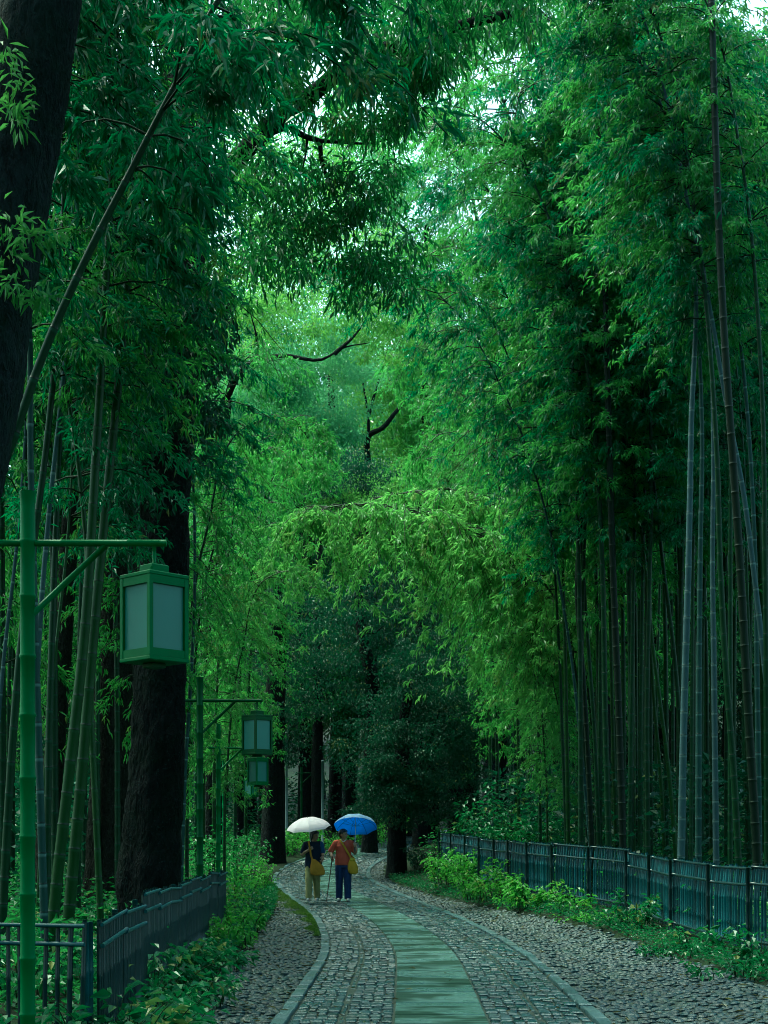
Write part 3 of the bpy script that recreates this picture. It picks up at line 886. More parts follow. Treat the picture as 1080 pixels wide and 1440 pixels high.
# a darker slim trunk further left
rg = np.random.default_rng(13); d = 24.0; bx = PX(62, d); base = np.array([bx, d, G(bx, d)])
T2b = empty("tree", base, "slim dark trunk leaning right between the lamp post and the paired culms", "tree")
m = MB(); trunk_tube(m, rg, np.array([base + [0, 0, -.3], P_(66, 1180, d), P_(80, 1020, d), P_(92, 850, d), P_(104, 600, d), P_(112, 300, d), P_(118, 0, d)]) - base, [.2, .17, .15, .14, .13, .11, .08], 14, 0, 40, .05, .3)
m.build("trunk", M['bark_brown'], T2b)
C, Rr = ell_clumps(rg, P_(80, 420, d) - base, (2.2, 2.0, 4.0), 80, .4, .7)
crown_mesh(rg, C, Rr, 50, .13, .4, .5, .6).build("crown", M['broad_leaf'], T2b)

# T3 foreground trunk in the upper left corner
rg = np.random.default_rng(14); d = 10.2; p0 = P_(-105, 900, d); base = np.array([p0[0] - .5, d, G(p0[0] - .5, d)])
T3 = empty("tree", base, "thick mossy trunk leaning in across the upper left corner close to the viewer", "tree")
m = MB(); trunk_tube(m, rg, np.array([base + [0, 0, -.3], base + [.12, 0, 1.3], P_(-88, 800, d), P_(-45, 640, d), P_(-12, 430, d), P_(22, 220, d), P_(56, 0, d), P_(92, -250, d), P_(120, -480, d)]) - base, [.42, .34, .31, .295, .285, .28, .275, .25, .2], 56, 0, 240, .045, .3)
m.build("trunk", M['bark_moss'], T3)
C, Rr = ell_clumps(rg, P_(140, -620, d) - base, (2.6, 2.6, 1.4), 50, .4, .7)
crown_mesh(rg, C, Rr, 70, .13, .4, .5, .6).build("crown", M['broad_leaf'], T3)
for grp in (((8, 75, .1), (18, 110, .12), (30, 140, .1), (20, 170, .1)), ((4, 300, .12), (20, 320, .12), (40, 335, .1), (18, 360, .12), (38, 412, .1), (60, 420, .08), (14, 400, .09), (70, 330, .06))):
    C = [P_(x, y, d - .45) - base for x, y, r_ in grp]; Rr = [r_ * 1.1 for x, y, r_ in grp]
    crown_mesh(rg, np.array(C), np.array(Rr), 26, .12, .2, .5, .8, .12).build("fern", M['bamboo_leaf_bright'], T3)

# trunks further down the path
def far_tree(label, pts, rads, crowns, lm, bm, seed, leaf=.13, wr=.42, per=60, limbs=(), sides=14, lr=.14, name="tree", flare=.3, group=None):
    rg = np.random.default_rng(seed)
    p = [np.asarray(q, float) for q in pts]; base = p[0].copy(); base[2] = G(base[0], base[1])
    p[0] = base + [0, 0, -.4]
    root = empty(name, base, label, "tree", group)
    m = MB(); trunk_tube(m, rg, np.array(p) - base, rads, sides, 0, 40, .05, flare); m.build("trunk", bm, root)
    for q_, lb in enumerate(limbs):
        lq = lr * (1 if q_ == 0 else .55)
        m = MB(); l_, _ = spline(np.array(lb) - base, 24); m.tube(l_, np.linspace(lq, lq * .1, 24) * (1 + rg.normal(0, .05, 24)), 8); m.build("limb", bm, root)
    m = MB()
    for (c, r, n, a, b) in crowns:
        C, Rr = ell_clumps(rg, np.asarray(c) - base, r, n, a, b); crown_mesh(rg, C, Rr, per, leaf, wr, .5, .5, mb=m)
    m.build("crown", lm, root)
    return root

d = 46.0
far_tree("thick dark trunk standing at the left edge of the path just before it bends", [P_(384, 1212, d), P_(384, 1150, d), P_(385, 1050, d), P_(388, 930, d), P_(392, 800, d)], [.42, .36, .33, .3, .25],
         [(P_(400, 900, d), (2.6, 2.2, 2.0), 60, .4, .75), (P_(345, 1010, d - 2), (1.2, 1.2, 1.6), 26, .35, .6), (P_(400, 1040, d), (1.1, 1.0, .9), 14, .3, .5)], M['broad_leaf_dark'], M['bark_dark'], 21, .12, .4, 80)
d = 60.0
far_tree("slender dark trunk right of the distant lamp post, bushy from its middle up", [P_(446, 1190, d), P_(446, 1100, d), P_(447, 1000, d), P_(446, 900, d), P_(450, 760, d)], [.26, .24, .21, .18, .12],
         [(P_(445, 930, d), (3.4, 2.4, 3.0), 90, .5, .9), (P_(480, 1010, d + 2), (2.2, 2, 1.6), 40, .4, .8)], M['broad_leaf'], M['bark_dark'], 22, .15, .42, 80)
d = 40.5
far_tree("dense round evergreen with a short stout trunk on the inside of the bend", [P_(558, 1225, d), P_(558, 1180, d), P_(559, 1130, d), P_(565, 1050, d), P_(575, 960, d)], [.30, .265, .25, .2, .1],
         [(P_(578, 1060, d + .3), (2.1, 1.7, 2.3), 120, .35, .62), (P_(545, 1120, d - .3), (1.3, 1.0, .75), 30, .3, .5), (P_(610, 960, d + .6), (1.7, 1.4, 1.6), 60, .35, .6), (P_(635, 1110, d + .5), (1.2, 1, 1.3), 36, .3, .5), (P_(560, 1080, d - 1.1), (1.3, .7, 1.3), 54, .3, .5)],
         M['broad_leaf_dark'], M['bark_dark'], 23, .105, .42, 110, limbs=[[P_(559, 1130, d), P_(590, 1080, d), P_(618, 1000, d)], [P_(559, 1130, d), P_(535, 1080, d), P_(515, 1040, d)]], lr=.1)
d = 52.0
far_tree("crooked dark trunk showing under the arching bamboo", [P_(520, 1190, d), P_(522, 1060, d), P_(524, 960, d), P_(512, 905, d), P_(505, 860, d), P_(506, 760, d)], [.3, .26, .26, .25, .17, .1],
         [(P_(440, 870, d), (3.0, 2.2, 1.7), 80, .4, .75), (P_(560, 850, d + 2), (2.6, 2, 2.2), 70, .4, .8), (P_(440, 960, d), (2.2, 1.8, 1.4), 50, .4, .7), (P_(445, 662, d + 3), (3.2, 1.6, 1.1), 90, .35, .7)], M['broad_leaf_dark'], M['bark_dark'], 24, .14, .4, 80,
         limbs=[[P_(505, 880, d), P_(525, 890, d), P_(540, 880, d)]], lr=.1)
d = 62.0
far_tree("tall tree with soft pale layered foliage above the left end of the arch", [P_(430, 1180, d), P_(430, 950, d), P_(420, 750, d), P_(425, 600, d)], [.35, .32, .28, .18],
         [(P_(400, 620, d), (3.2, 2.6, 3.0), 90, .6, 1.0), (P_(455, 560, d), (2.6, 2.4, 2.6), 70, .6, 1.0), (P_(350, 560, d), (2.2, 2.2, 2.2), 50, .5, .9), (P_(420, 480, d), (3.0, 2.4, 1.8), 60, .6, .9)],
         M['haze_pale_leaf'], M['bark_dark'], 25, .2, .26, 120, limbs=[[P_(420, 700, d), P_(365, 660, d - 1), P_(340, 610, d - 1)]])
d = 66.0
far_tree("tree with a forked dark crown limb in the bright gap at the centre", [P_(520, 1180, d), P_(520, 900, d), P_(518, 740, d), P_(517, 655, d), P_(518, 600, d)], [.30, .27, .22, .16, .05],
         [(P_(525, 520, d + 3), (2.8, 2.2, 2.4), 70, .6, 1.0), (P_(590, 560, d + 3), (2.0, 1.8, 2.2), 50, .5, .9), (P_(490, 700, d - .5), (2.4, 1.6, 1.4), 50, .5, .9), (P_(560, 450, d), (2.4, 1.8, 1.6), 44, .5, .9)],
         M['broad_leaf_light'], M['bark_dark'], 26, .19, .42, 70,
         limbs=[[P_(517, 650, d), P_(519, 612, d - .6), P_(538, 602, d - 1), P_(556, 580, d - 1.2), P_(574, 560, d - 1.2), P_(592, 535, d - 1.2), P_(604, 505, d - 1.2)], [P_(517, 632, d), P_(518, 590, d - .6), P_(512, 548, d - 1), P_(506, 515, d - 1), P_(498, 480, d - 1)], [P_(518, 585, d - .7), P_(528, 550, d - 1), P_(537, 520, d - 1), P_(545, 490, d - 1)]], lr=.16)
d = 57.0
far_tree("yellow green tree with a crooked bare limb right of the arch", [P_(590, 1180, d), P_(592, 900, d), P_(588, 740, d), P_(590, 690, d)], [.3, .27, .2, .13],
         [(P_(610, 690, d + 1), (1.7, 1.6, 1.3), 34, .4, .8), (P_(560, 700, d + 1), (1.6, 1.6, 1.4), 34, .45, .8), (P_(640, 760, d + 1), (1.8, 1.8, 2.2), 44, .5, .8), (P_(650, 640, d + 2), (1.4, 1.4, 1.2), 24, .4, .7)],
         M['broad_leaf_light'], M['bark_dark'], 27, .15, .42, 80,
         limbs=[[P_(590, 705, d), P_(594, 684, d - .3), P_(608, 676, d - .8), P_(622, 660, d - .8), P_(640, 641, d - .8), P_(662, 638, d - .8)], [P_(608, 676, d - .8), P_(607, 655, d - .8), P_(602, 640, d - .8)], [P_(638, 643, d - .8), P_(640, 625, d - .8), P_(648, 612, d - .8)]], lr=.1)
d = 42.0
far_tree("spreading tree with a long dark level branch above the left foliage", [P_(300, 1190, d), P_(300, 900, d), P_(310, 650, d), P_(318, 560, d)], [.3, .28, .22, .16],
         [(P_(430, 430, d), (2.6, 1.8, 1.3), 56, .35, .7), (P_(540, 480, d), (1.3, 1.2, .8), 22, .3, .5), (P_(330, 430, d + 1), (1.8, 1.6, 1.6), 40, .4, .7), (P_(460, 350, d + 2), (2.4, 2.0, 1.8), 46, .45, .75), (P_(390, 270, d + 3), (2.4, 2, 1.8), 40, .45, .8)],
         M['broad_leaf_light'], M['bark_dark'], 28, .14, .42, 70,
         limbs=[[P_(318, 560, d), P_(340, 520, d - 1), P_(400, 500, d - 2.2), P_(455, 505, d - 2.4), P_(480, 490, d - 2.4), P_(520, 482, d - 2.2)], [P_(362, 506, d - 1.4), P_(360, 470, d - 1.6), P_(352, 440, d - 1.8)], [P_(470, 498, d - 2.4), P_(500, 470, d - 2.4), P_(520, 440, d - 2.4)]], lr=.12)

# ================================================================== BAMBOO
BM = lambda c, l='bamboo_leaf': (M[c], M[l])
# right grove: (label, photo points from low to high, depth, culm radius, material, options)
RIGHT = [
 ("tallest thick dark culm at the right edge reaching the top of the picture", [(1064, 1200), (1052, 1000), (1041, 800), (1030, 640), (1019, 480), (1010, 300), (1000, 0)], 20.5, .066, 'culm_black', dict(height=24, bow=(-.5, 0), fol=(.62, 1), tip=.4)),
 ("thickest pale blue grey culm standing among the dark ones on the right", [(958, 1205), (962, 1000), (968, 800), (972, 600), (977, 380), (960, 250)], 22.5, .064, 'culm_pale', dict(height=15, bow=(-1.6, 0))),
 ("dull teal culm standing between the two pale straight ones", [(982, 1200), (983, 950), (985, 760), (987, 600)], 23.3, .056, 'culm_teal', dict(height=14)),
 ("slimmer pale culm with wide rings right of the dull teal culm", [(1007, 1205), (1004, 950), (1002, 800), (1003, 620), (1000, 500)], 22.2, .052, 'culm_pale', dict(height=14)),
 ("pale culm leaning left across the right edge, passing behind the tallest dark culm", [(1100, 1200), (1080, 980), (1063, 830), (1045, 690), (1020, 560), (996, 420), (968, 290), (940, 150)], 21.8, .052, 'culm_pale', dict(height=16, bow=(-.8, 0))),
 ("long dark culm running to the top between the thin tilted ones and the pale ones", [(876, 1200), (870, 1000), (862, 800), (855, 560), (848, 300), (841, 100), (834, -50)], 26, .068, 'culm_black', dict(height=25, bow=(-.7, 0), fol=(.55, 1), tip=.4)),
 ("dark culm just right of the long dark one, straight", [(885, 1195), (888, 1000), (891, 800), (893, 600)], 27, .05, 'culm_dark', dict(height=15)),
 ("broad dark culm left of the long dark one, leaning slightly left", [(856, 1195), (851, 1000), (847, 800), (835, 600), (820, 480)], 26.5, .062, 'culm_dark', dict(height=15, bow=(-1.5, 0))),
 ("dark culm bending up through the leaves towards the upper centre", [(832, 1190), (820, 950), (812, 850), (822, 600), (806, 460), (795, 360), (780, 250), (768, 160)], 27.5, .052, 'culm_black', dict(height=23, bow=(-1.2, 0), fol=(.55, 1), tip=.35)),
 ("thin pale teal culm slanting at the left end of the right grove", [(830, 1195), (818, 1060), (804, 930), (792, 850), (772, 740)], 28.5, .036, 'culm_teal', dict(height=13, bow=(-2.0, 0), droop=.8)),
 ("thin dark culm, leftmost of the right grove", [(796, 1180), (791, 1040), (785, 890), (776, 760)], 31, .040, 'culm_dark', dict(height=14, bow=(-2.0, 0), droop=.8)),
 ("light green slender culm second from the left end of the right grove", [(799, 1185), (797, 1050), (793, 860), (786, 700)], 30, .048, 'culm_green', dict(height=14, bow=(-1.8, 0), droop=.7)),
 ("dark culm leaning left above the fence where the grove thickens", [(842, 1180), (834, 1000), (825, 880), (812, 700)], 29, .046, 'culm_dark', dict(height=15, bow=(-1.6, 0))),
 ("dark straight culm left of the one that stands by the red patch", [(900, 1200), (901, 1000), (904, 800), (906, 600)], 27.2, .046, 'culm_dark', dict(height=15)),
 ("dark culm just right of the red patch", [(911, 1200), (910, 1000), (913, 830), (916, 700)], 26.4, .05, 'culm_dark', dict(height=15)),
 ("mid green culm slanting left behind the thickest pale one", [(950, 1200), (940, 1080), (930, 1000), (917, 900), (908, 800)], 26.8, .042, 'culm_green', dict(height=13, bow=(-1.2, 0))),
 ("thin mid green culm slanting left beside another slanted one", [(934, 1190), (928, 1080), (920, 990), (914, 900)], 28.2, .040, 'culm_green', dict(height=13, bow=(-1.2, 0))),
 ("dark leaning culm that crosses just left of the thickest pale one", [(964, 1200), (955, 1000), (946, 900), (933, 800), (922, 700)], 27.4, .05, 'culm_dark', dict(height=15, bow=(-1.2, 0))),
 ("dark thick culm right of the slimmer pale one", [(1038, 1205), (1030, 1060), (1022, 960), (1013, 800), (1008, 640)], 21.6, .056, 'culm_dark', dict(height=15)),
 ("dark straight culm between the thick dark one and the tallest one", [(1027, 1205), (1027, 1000), (1027, 800), (1026, 600)], 23.8, .046, 'culm_dark', dict(height=15)),
 ("teal ringed culm just right of the tallest dark one", [(1068, 1205), (1066, 1050), (1064, 910), (1061, 760)], 22.8, .050, 'culm_teal', dict(height=14)),
 ("thin dark culm behind the tallest dark one", [(1060, 1200), (1056, 1000), (1050, 800), (1046, 650)], 25.5, .034, 'culm_dark', dict(height=14)),
 ("mid green slim culm behind the broad dark one", [(866, 1190), (861, 1000), (857, 820), (850, 640)], 29.5, .044, 'culm_green', dict(height=15, bow=(-1.5, 0))),
 ("dark culm at the far right edge of the picture", [(1079, 1210), (1078, 1000), (1076, 800), (1070, 520)], 21.2, .05, 'culm_dark', dict(height=15)),
 ("dark slim culm left of the thickest pale one, upright", [(972, 1195), (973, 1000), (974, 850), (974, 700)], 26.0, .04, 'culm_dark', dict(height=14)),
]
for k, (lb, pp, d, r, mt, kw) in enumerate(RIGHT):
    pts = [P(x, y, d) for x, y in pp]
    kw = dict(kw); kw.setdefault('fol', (.46, 1) if d > 23.9 else (.62, 1)); kw.setdefault('nodes', 34 if d > 23.9 else 26)
    bamboo(lb, pts, r, BM(mt, 'bamboo_leaf' if k % 3 else 'bamboo_leaf_deep'), 100 + k, "bamboo culms of the right grove", side=(-.55, -.1) if k % 2 else None, **kw)

# left culms
LEFT = [
 ("dark green culm of the crossing pair on the left, the left foot of the two", [(75, 1290), (96, 1100), (118, 900), (135, 640), (150, 380), (158, 200)], 14.5, .062, 'culm_green', dict(height=12)),
 ("lighter culm of the crossing pair on the left, the right foot of the two", [(97, 1285), (114, 1100), (131, 900), (152, 680), (172, 480), (182, 330)], 15.2, .066, 'culm_green', dict(height=12)),
 ("thin culm curving by the black trunk right of the crossing pair", [(141, 1285), (134, 1130), (128, 1000), (127, 880)], 15.8, .040, 'culm_green', dict(height=9, nodes=14)),
 ("thin pale culm leaning right behind the nearest lamp arm", [(48, 1040), (58, 850), (72, 690), (86, 560), (97, 440)], 15.5, .036, 'culm_pale', dict(height=12)),
 ("dark culm leaning right along the left edge beside the lamp post", [(4, 1285), (14, 1100), (28, 920), (48, 760), (66, 620)], 14.8, .048, 'culm_dark', dict(height=12)),
 ("mid green culm rising straight behind the nearest lamp post", [(62, 1290), (56, 1100), (47, 800), (43, 640), (42, 480)], 13.8, .042, 'culm_teal', dict(height=12)),
 ("dark jointed culm slanting right from the foreground trunk to the top", [(-40, 760), (10, 640), (60, 500), (130, 345), (175, 258), (215, 180), (252, 108), (287, 35)], 11.2, .052, 'culm_dark', dict(height=9.5, bow=(.8, 0), fol=(.62, 1), nodes=16, leaf=.16)),
 ("thin bright culm at the far left edge behind everything", [(-2, 1010), (8, 900), (20, 800), (34, 640)], 20, .034, 'culm_pale', dict(height=13)),
 ("pale thin culm standing right of the black trunk", [(255, 1225), (260, 1090), (268, 960), (274, 800)], 23, .038, 'culm_teal', dict(height=11, nodes=18, fol=(.6, 1))),
 ("dark culm between the lamp post and the crossing pair", [(66, 1240), (70, 1000), (78, 760), (86, 560), (92, 420)], 16.5, .046, 'culm_dark', dict(height=13)),
 ("thin olive culm leaning left of the crossing pair", [(58, 1180), (70, 1000), (82, 880), (95, 760)], 18, .026, 'culm_green', dict(height=10)),
]
for k, (lb, pp, d, r, mt, kw) in enumerate(LEFT):
    pts = [P(x, y, d) for x, y in pp]
    kw = dict(kw); kw.setdefault('fol', (.48, 1)); kw.setdefault('nodes', 26)
    bamboo(lb, pts, r, BM(mt, 'bamboo_leaf_deep' if k % 2 == 0 else 'bamboo_leaf'), 200 + k, "bamboo culms left of the path", side=(.5, -.2) if k % 2 else (.7, .1), **kw)
# one close bamboo outside the left edge whose leaves hang into the frame
bamboo("foremost bamboo at the upper left whose leaf sprays hang before the trunks", [P(-130, 1300, 12.4), P(-110, 800, 12.4), P(-40, 300, 12.4), P(60, -60, 12.4)], .05, BM('culm_green', 'bamboo_leaf_deep'), 231,
       height=11, bow=(1.4, 0), fol=(.5, 1), nodes=34, leaf=.16, side=(.8, .1))

# the arching culm with its curtain of leaves
d = 32.0
bamboo("slender bamboo arching left right across the path with a bright curtain of leaves", [P(826, 1200, d), P(812, 960, d), P(786, 850, d), P(740, 795, d), P(690, 760, d), P(640, 737, d), P(580, 718, d), P(520, 710, d), P(450, 716, d), P(400, 738, d)],
       .034, BM('culm_dark', 'arch_leaf'), 301, fol=(.40, 1.0), nodes=74, blen=2.0, droop=1.3, leaf=.16, twigs=16, lv=9, up=.3, extra_top=False)
bamboo("second arching bamboo behind the first, hanging lower towards the right", [P(840, 1200, 33.5), P(815, 900, 33.5), P(780, 780, 33.5), P(720, 715, 33.5), P(650, 690, 33.5), P(590, 690, 33.5), P(530, 700, 33.5)],
       .034, BM('culm_dark', 'arch_leaf'), 302, fol=(.42, 1.0), nodes=60, blen=2.0, droop=1.35, leaf=.16, twigs=15, lv=9, up=.25, extra_top=False)

# drooping clumps: copies of four built bamboos, every copy an object with its own culm and foliage
def proto(seed, mat, leafm, lean, H, droop, bl, nodes, fol0, leaf=.14, twigs=14):
    base = np.array([0, 0, 0.])
    rg = np.random.default_rng(seed)
    pts = [np.array([0, 0, -.3]), np.array([lean * .05, 0, H * .4]), np.array([lean * .3, 0, H * .75]), np.array([lean * .75, 0, H * .97]), np.array([lean * 1.2, .0, H * .99]), np.array([lean * 1.5, 0, H * .93])]
    line, L = spline(pts, 160)
    root = bpy.data.objects.new("bamboo", None); COL.objects.link(root)
    m = MB(); culm_mesh(m, rg, line, L, .055, .008); m.build("culm", M[mat], root)
    m = MB(); bamboo_sprays(m, rg, line, fol0, 1, nodes, bl, droop, leaf, twigs, 8, 2); m.build("foliage", [M['twig'], M[leafm]], root)
    return root
PR = [proto(401, 'culm_green', 'bamboo_leaf', 1.6, 13, .8, 1.8, 42, .30), proto(402, 'culm_dark', 'bamboo_leaf', 2.2, 12, .9, 1.9, 42, .25),
      proto(403, 'culm_dark', 'bamboo_leaf_deep', 1.2, 15, .6, 1.7, 38, .52), proto(404, 'culm_green', 'bamboo_leaf_bright', 2.0, 11.5, .9, 1.7, 40, .30)]
used = set()
def place(k, x, y, label, group, rz, sc=1.0, dz=0.0):
    o = PR[k]
    if k in used: o = copy_tree(PR[k])
    used.add(k)
    o.location = (x, y, G(x, y) + dz); o.rotation_euler = (0, 0, rz); o.scale = (sc,) * 3
    put(o, label, "bamboo", group)
rg = np.random.default_rng(55)
# left wall of drooping bamboo beyond the black trunk
for i_, (px, d, k, sc) in enumerate([(262, 31, 1, .84), (300, 34, 0, .86), (330, 36.5, 1, .9), (285, 39, 0, 1.1), (345, 42, 0, .95), (250, 27, 1, .8), (315, 30, 3, .62), (275, 45, 2, 1.2), (345, 48, 1, 1.15)]):
    place(k, PX(px, d), d, "soft drooping bamboo in the wall of foliage right of the black trunk", "drooping bamboos right of the black trunk", rg.uniform(-.9, .5), sc)
# right wall leaning over the path
for i_, (px, d, k, sc) in enumerate([(760, 35, 1, .92), (730, 38, 0, 1.0), (770, 41, 3, 1.0), (700, 43, 1, 1.05), (745, 46, 0, 1.2), (800, 40, 2, 1.25), (720, 49, 2, 1.35), (775, 50, 1, 1.5), (690, 52, 0, 1.4), (830, 47, 2, 1.4)]):
    place(k, PX(px, d), d, "leafy bamboo leaning over the path from behind the right fence", "leaning bamboos behind the right fence", math.pi + rg.uniform(-.7, .7), sc)
for i_, (px, d, k, sc) in enumerate([(865, 33, 0, 1.62), (815, 36, 1, 1.8), (890, 30, 0, 1.45), (745, 47, 1, 2.1), (1075, 29, 0, 1.45)]):
    place(k, PX(px, d), d, "tall bamboo whose feathery top closes the sky gap from the right", "tall bamboos closing the canopy", math.pi + rg.uniform(-.35, .35), sc)
# fresh low bamboo at the left end of the right grove
for i_, (px, d, sc, rz) in enumerate([(800, 32.5, .50, math.pi - .2), (770, 34, .62, math.pi + .3)]):
    place(3, PX(px, d), d, ["small fresh yellow green bamboo hanging at the left end of the right grove", "taller fresh green bamboo behind the small hanging one by the bend"][i_], "fresh bamboos at the bend", rz, sc)
# deep grove on the right: only tops and shadowy culms show
n_ = 0
for d in (30, 33, 36, 39, 43, 47):
    for px in np.arange(850, 1130, 40 if d < 40 else 48):
        p = px + rg.uniform(-14, 14)
        place(2, PX(p, d), d + rg.uniform(-1.2, 1.2), "shadowy culm deep in the grove behind the right fence", "bamboo culms deep in the right grove", rg.uniform(0, 6.28), rg.uniform(.95, 1.25))
for px in np.arange(808, 1075, 24):
    place(2, PX(px + rg.uniform(-9, 9), 28), 28.0 + rg.uniform(-.8, 1.5), "slim dark culm in the wall of stems behind the right fence", "bamboo culms in the wall of stems behind the right fence", rg.uniform(0, 6.28), rg.uniform(1.0, 1.2))
# deep grove on the left
for d in (21, 25, 29, 33):
    for px in np.arange(-40, 190, 42):
        p = px + rg.uniform(-16, 16)
        place(2 if rg.random() < .7 else 1, PX(p, d), d + rg.uniform(-1, 1), "shadowy culm deep in the thicket behind the left trunks", "bamboo culms deep in the left thicket", rg.uniform(0, 6.28), rg.uniform(.8, 1.1))

# ================================================================== TREES ON THE SLOPE BEHIND
def slope_proto(seed, lm, leaf, n=150, per=70, shape=(3.2, 3.2, 4.5), zc=9.0):
    rg = np.random.default_rng(seed)
    root = bpy.data.objects.new("tree", None); COL.objects.link(root)
    m = MB(); trunk_tube(m, rg, np.array([(0, 0, -.6), (.1, .05, 3), (0, .1, 6), (.2, 0, zc), (.2, 0, zc + 3)]), [.3, .26, .22, .16, .08], 10, 0, 20)
    C, Rr = ell_clumps(rg, (0, 0, zc), shape, n, .5, 1.1, .35)
    limb_tubes(m, rg, (.1, 0, zc - 4), C[:7], .1)
    m.build("trunk", M['bark_dark'], root)
    crown_mesh(rg, C, Rr, per, leaf, .4, .5, .55).build("crown", M[lm], root)
    return root
SP = [slope_proto(501, 'broad_leaf', .24), slope_proto(502, 'broad_leaf_dark', .22), slope_proto(503, 'haze_pale_leaf', .26), slope_proto(504, 'broad_leaf_light', .24)]
su = set()
def slope(k, px, d, sc, rz, zs=1.0, label=None, dz=0.0):
    o = SP[k]
    if k in su: o = copy_tree(SP[k])
    su.add(k)
    x = PX(px, d)
    o.location = (x, d, G(x, d) + dz); o.rotation_euler = (0, 0, rz); o.scale = (sc, sc, sc * zs)
    put(o, label or ["mid green tree crowding the slope beyond the bend", "dark evergreen crowding the slope beyond the bend", "soft leaved tree crowding the slope beyond the bend", "pale fresh tree crowding the slope beyond the bend"][k], "tree", "trees on the slope beyond the bend")
for k_, (px, py, d, rr, n_, lb) in enumerate([(600, 215, 70, (3.2, 3, 3.6), 70, "tallest pale tree almost closing the sky gap at the top centre"), (470, 290, 74, (4.2, 3, 4.4), 110, "tall pale tree behind the limb over the path"), (640, 420, 72, (3.6, 3, 4.4), 100, "tall soft tree behind the leaning bamboos at the upper centre"), (350, 330, 68, (3.8, 3, 5), 110, "tall soft tree hidden behind the foliage of the black trunk")]):
    c0 = P(px, py, d); far_tree(lb, [P(px, 1180, d), P(px + 6, 800, d), P(px - 4, 500, d), c0 - np.array([0, 0, rr[2]])], [.36, .32, .24, .1], [(c0, rr, int(n_ * 1.8), .5, 1.0), (c0 - np.array([.6, -.5, rr[2] * 1.5]), (rr[0] * .9, rr[1], rr[2]), n_, .5, 1.0)], M['haze_pale_leaf'] if k_ < 2 else M['bamboo_leaf'], M['bark_dark'], 700 + k_, .2, .4, 66)
rg = np.random.default_rng(77)
for d, pxs, ks, sc in ((54, (330, 640, 700), (1, 1, 1), .62), (64, (350, 400, 480, 540, 620, 680), (1, 1, 0, 1, 0, 1), .75), (72, (300, 370, 440, 510, 570, 650, 720, 800), (0, 2, 1, 0, 3, 0, 2, 0), 1.25), (82, (260, 340, 420, 500, 570, 640, 720, 800, 900), (2, 0, 1, 2, 3, 1, 2, 0, 1), 1.6),
                       (50, (-30, 60, 150, 900, 990, 1080), (2, 1, 0, 0, 2, 1), .85), (60, (-20, 90, 190, 850, 940, 1030, 1110), (1, 0, 2, 2, 0, 1, 2), 1.2), (98, (200, 320, 430, 520, 610, 700, 820, 940), (0, 2, 0, 1, 2, 0, 2, 0), 2.1), (125, (180, 330, 450, 560, 680, 820, 980), (2, 0, 1, 0, 2, 0, 1), 2.6)):
    for px, k in zip(pxs, ks):
        slope(k, px + rg.uniform(-18, 18), d + rg.uniform(-3, 3), sc * rg.uniform(.88, 1.15), rg.uniform(0, 6.28), rg.uniform(.95, 1.2))

for px in (-40, 40, 120, 200, 790, 860, 930, 1000, 1070, 1130):
    slope(1, px + rg.uniform(-15, 15), 68 + rg.uniform(-3, 3), 1.0, rg.uniform(0, 6.28), 1.0, "low thick tree filling the dark background behind the bamboo stems", -4.6)

# ================================================================== FOREST AROUND AND BEHIND THE VIEWER (outside the frame, added to block light)
rg = np.random.default_rng(88)
C, Rr = [], []
for _ in range(1500):
    y = rg.uniform(-30, 48); side = rg.choice([-1, 1]); lim = .285 * max(y, 0) + 2.2
    x = side * (lim + rg.uniform(.5, 12)); z = G(x, y) + rg.uniform(1, 17)
    C.append((x, y, z)); Rr.append(rg.uniform(.8, 1.5))
for _ in range(420):    # behind and above the viewer
    y = rg.uniform(-32, -5); x = rg.uniform(-9, 9); C.append((x, y, rg.uniform(4 if abs(x) < 3 else 1, 17))); Rr.append(rg.uniform(.8, 1.5))
for _ in range(420):
    y = rg.uniform(-6, 13); x = rg.uniform(-9, 9); z = rg.uniform(10.5 + max(0, y) * .42, 18); C.append((x, y, z)); Rr.append(rg.uniform(.7, 1.3))
m = crown_mesh(rg, np.array(C), np.array(Rr), 46, .42, .36, .6, .6)
for _ in range(110):
    y = rg.uniform(-28, 46); side = rg.choice([-1, 1]); x = side * (.29 * max(y, 0) + 2.8 + rg.uniform(.5, 10)); z = G(x, y)
    m.tube(np.array([(x, y, z - .3), (x + rg.normal(0, .2), y, z + 7), (x + rg.normal(0, .5), y, z + 14)]), [.09, .08, .05], 8, 1)
put(m.build("unseen_shade_forest", [M['broad_leaf'], M['culm_dark']]), kind="stuff")  # unseen foliage and stems, added to shade the path and groves

# ================================================================== SHRUBS, WEEDS, HEDGE
def shrub(label, px, d, w, h, stems, leaf, lm, seed, wr=.5, per=26, group=None, name="shrub", cat="shrub", depth=None, spread=.5, dz=0.0):
    rg = np.random.default_rng(seed)
    x = PX(px, d); b = (x, d, G(x, d) + dz)
    r = empty(name, b, label, cat, group)
    mm = shrub_mesh(rg, w, h, stems, leaf, wr, per, spread, depth)
    mm.build("foliage", [M['twig'], M[lm]], r)
    return r
RV_ = "bright leafy shrubs along the foot of the teal fence"
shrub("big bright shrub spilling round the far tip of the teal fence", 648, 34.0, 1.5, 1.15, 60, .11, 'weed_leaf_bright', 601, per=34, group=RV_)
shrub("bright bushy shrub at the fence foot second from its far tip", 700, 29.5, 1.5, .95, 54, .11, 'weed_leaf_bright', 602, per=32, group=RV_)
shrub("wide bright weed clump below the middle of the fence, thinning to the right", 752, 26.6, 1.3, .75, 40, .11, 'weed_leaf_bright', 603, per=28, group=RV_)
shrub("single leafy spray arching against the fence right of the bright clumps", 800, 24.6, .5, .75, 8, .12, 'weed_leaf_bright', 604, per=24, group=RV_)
shrub("blue green weed standing at the fence foot in the middle of the long fence", 892, 21.6, .75, .85, 16, .12, 'weed_leaf', 605, per=26, group=RV_)
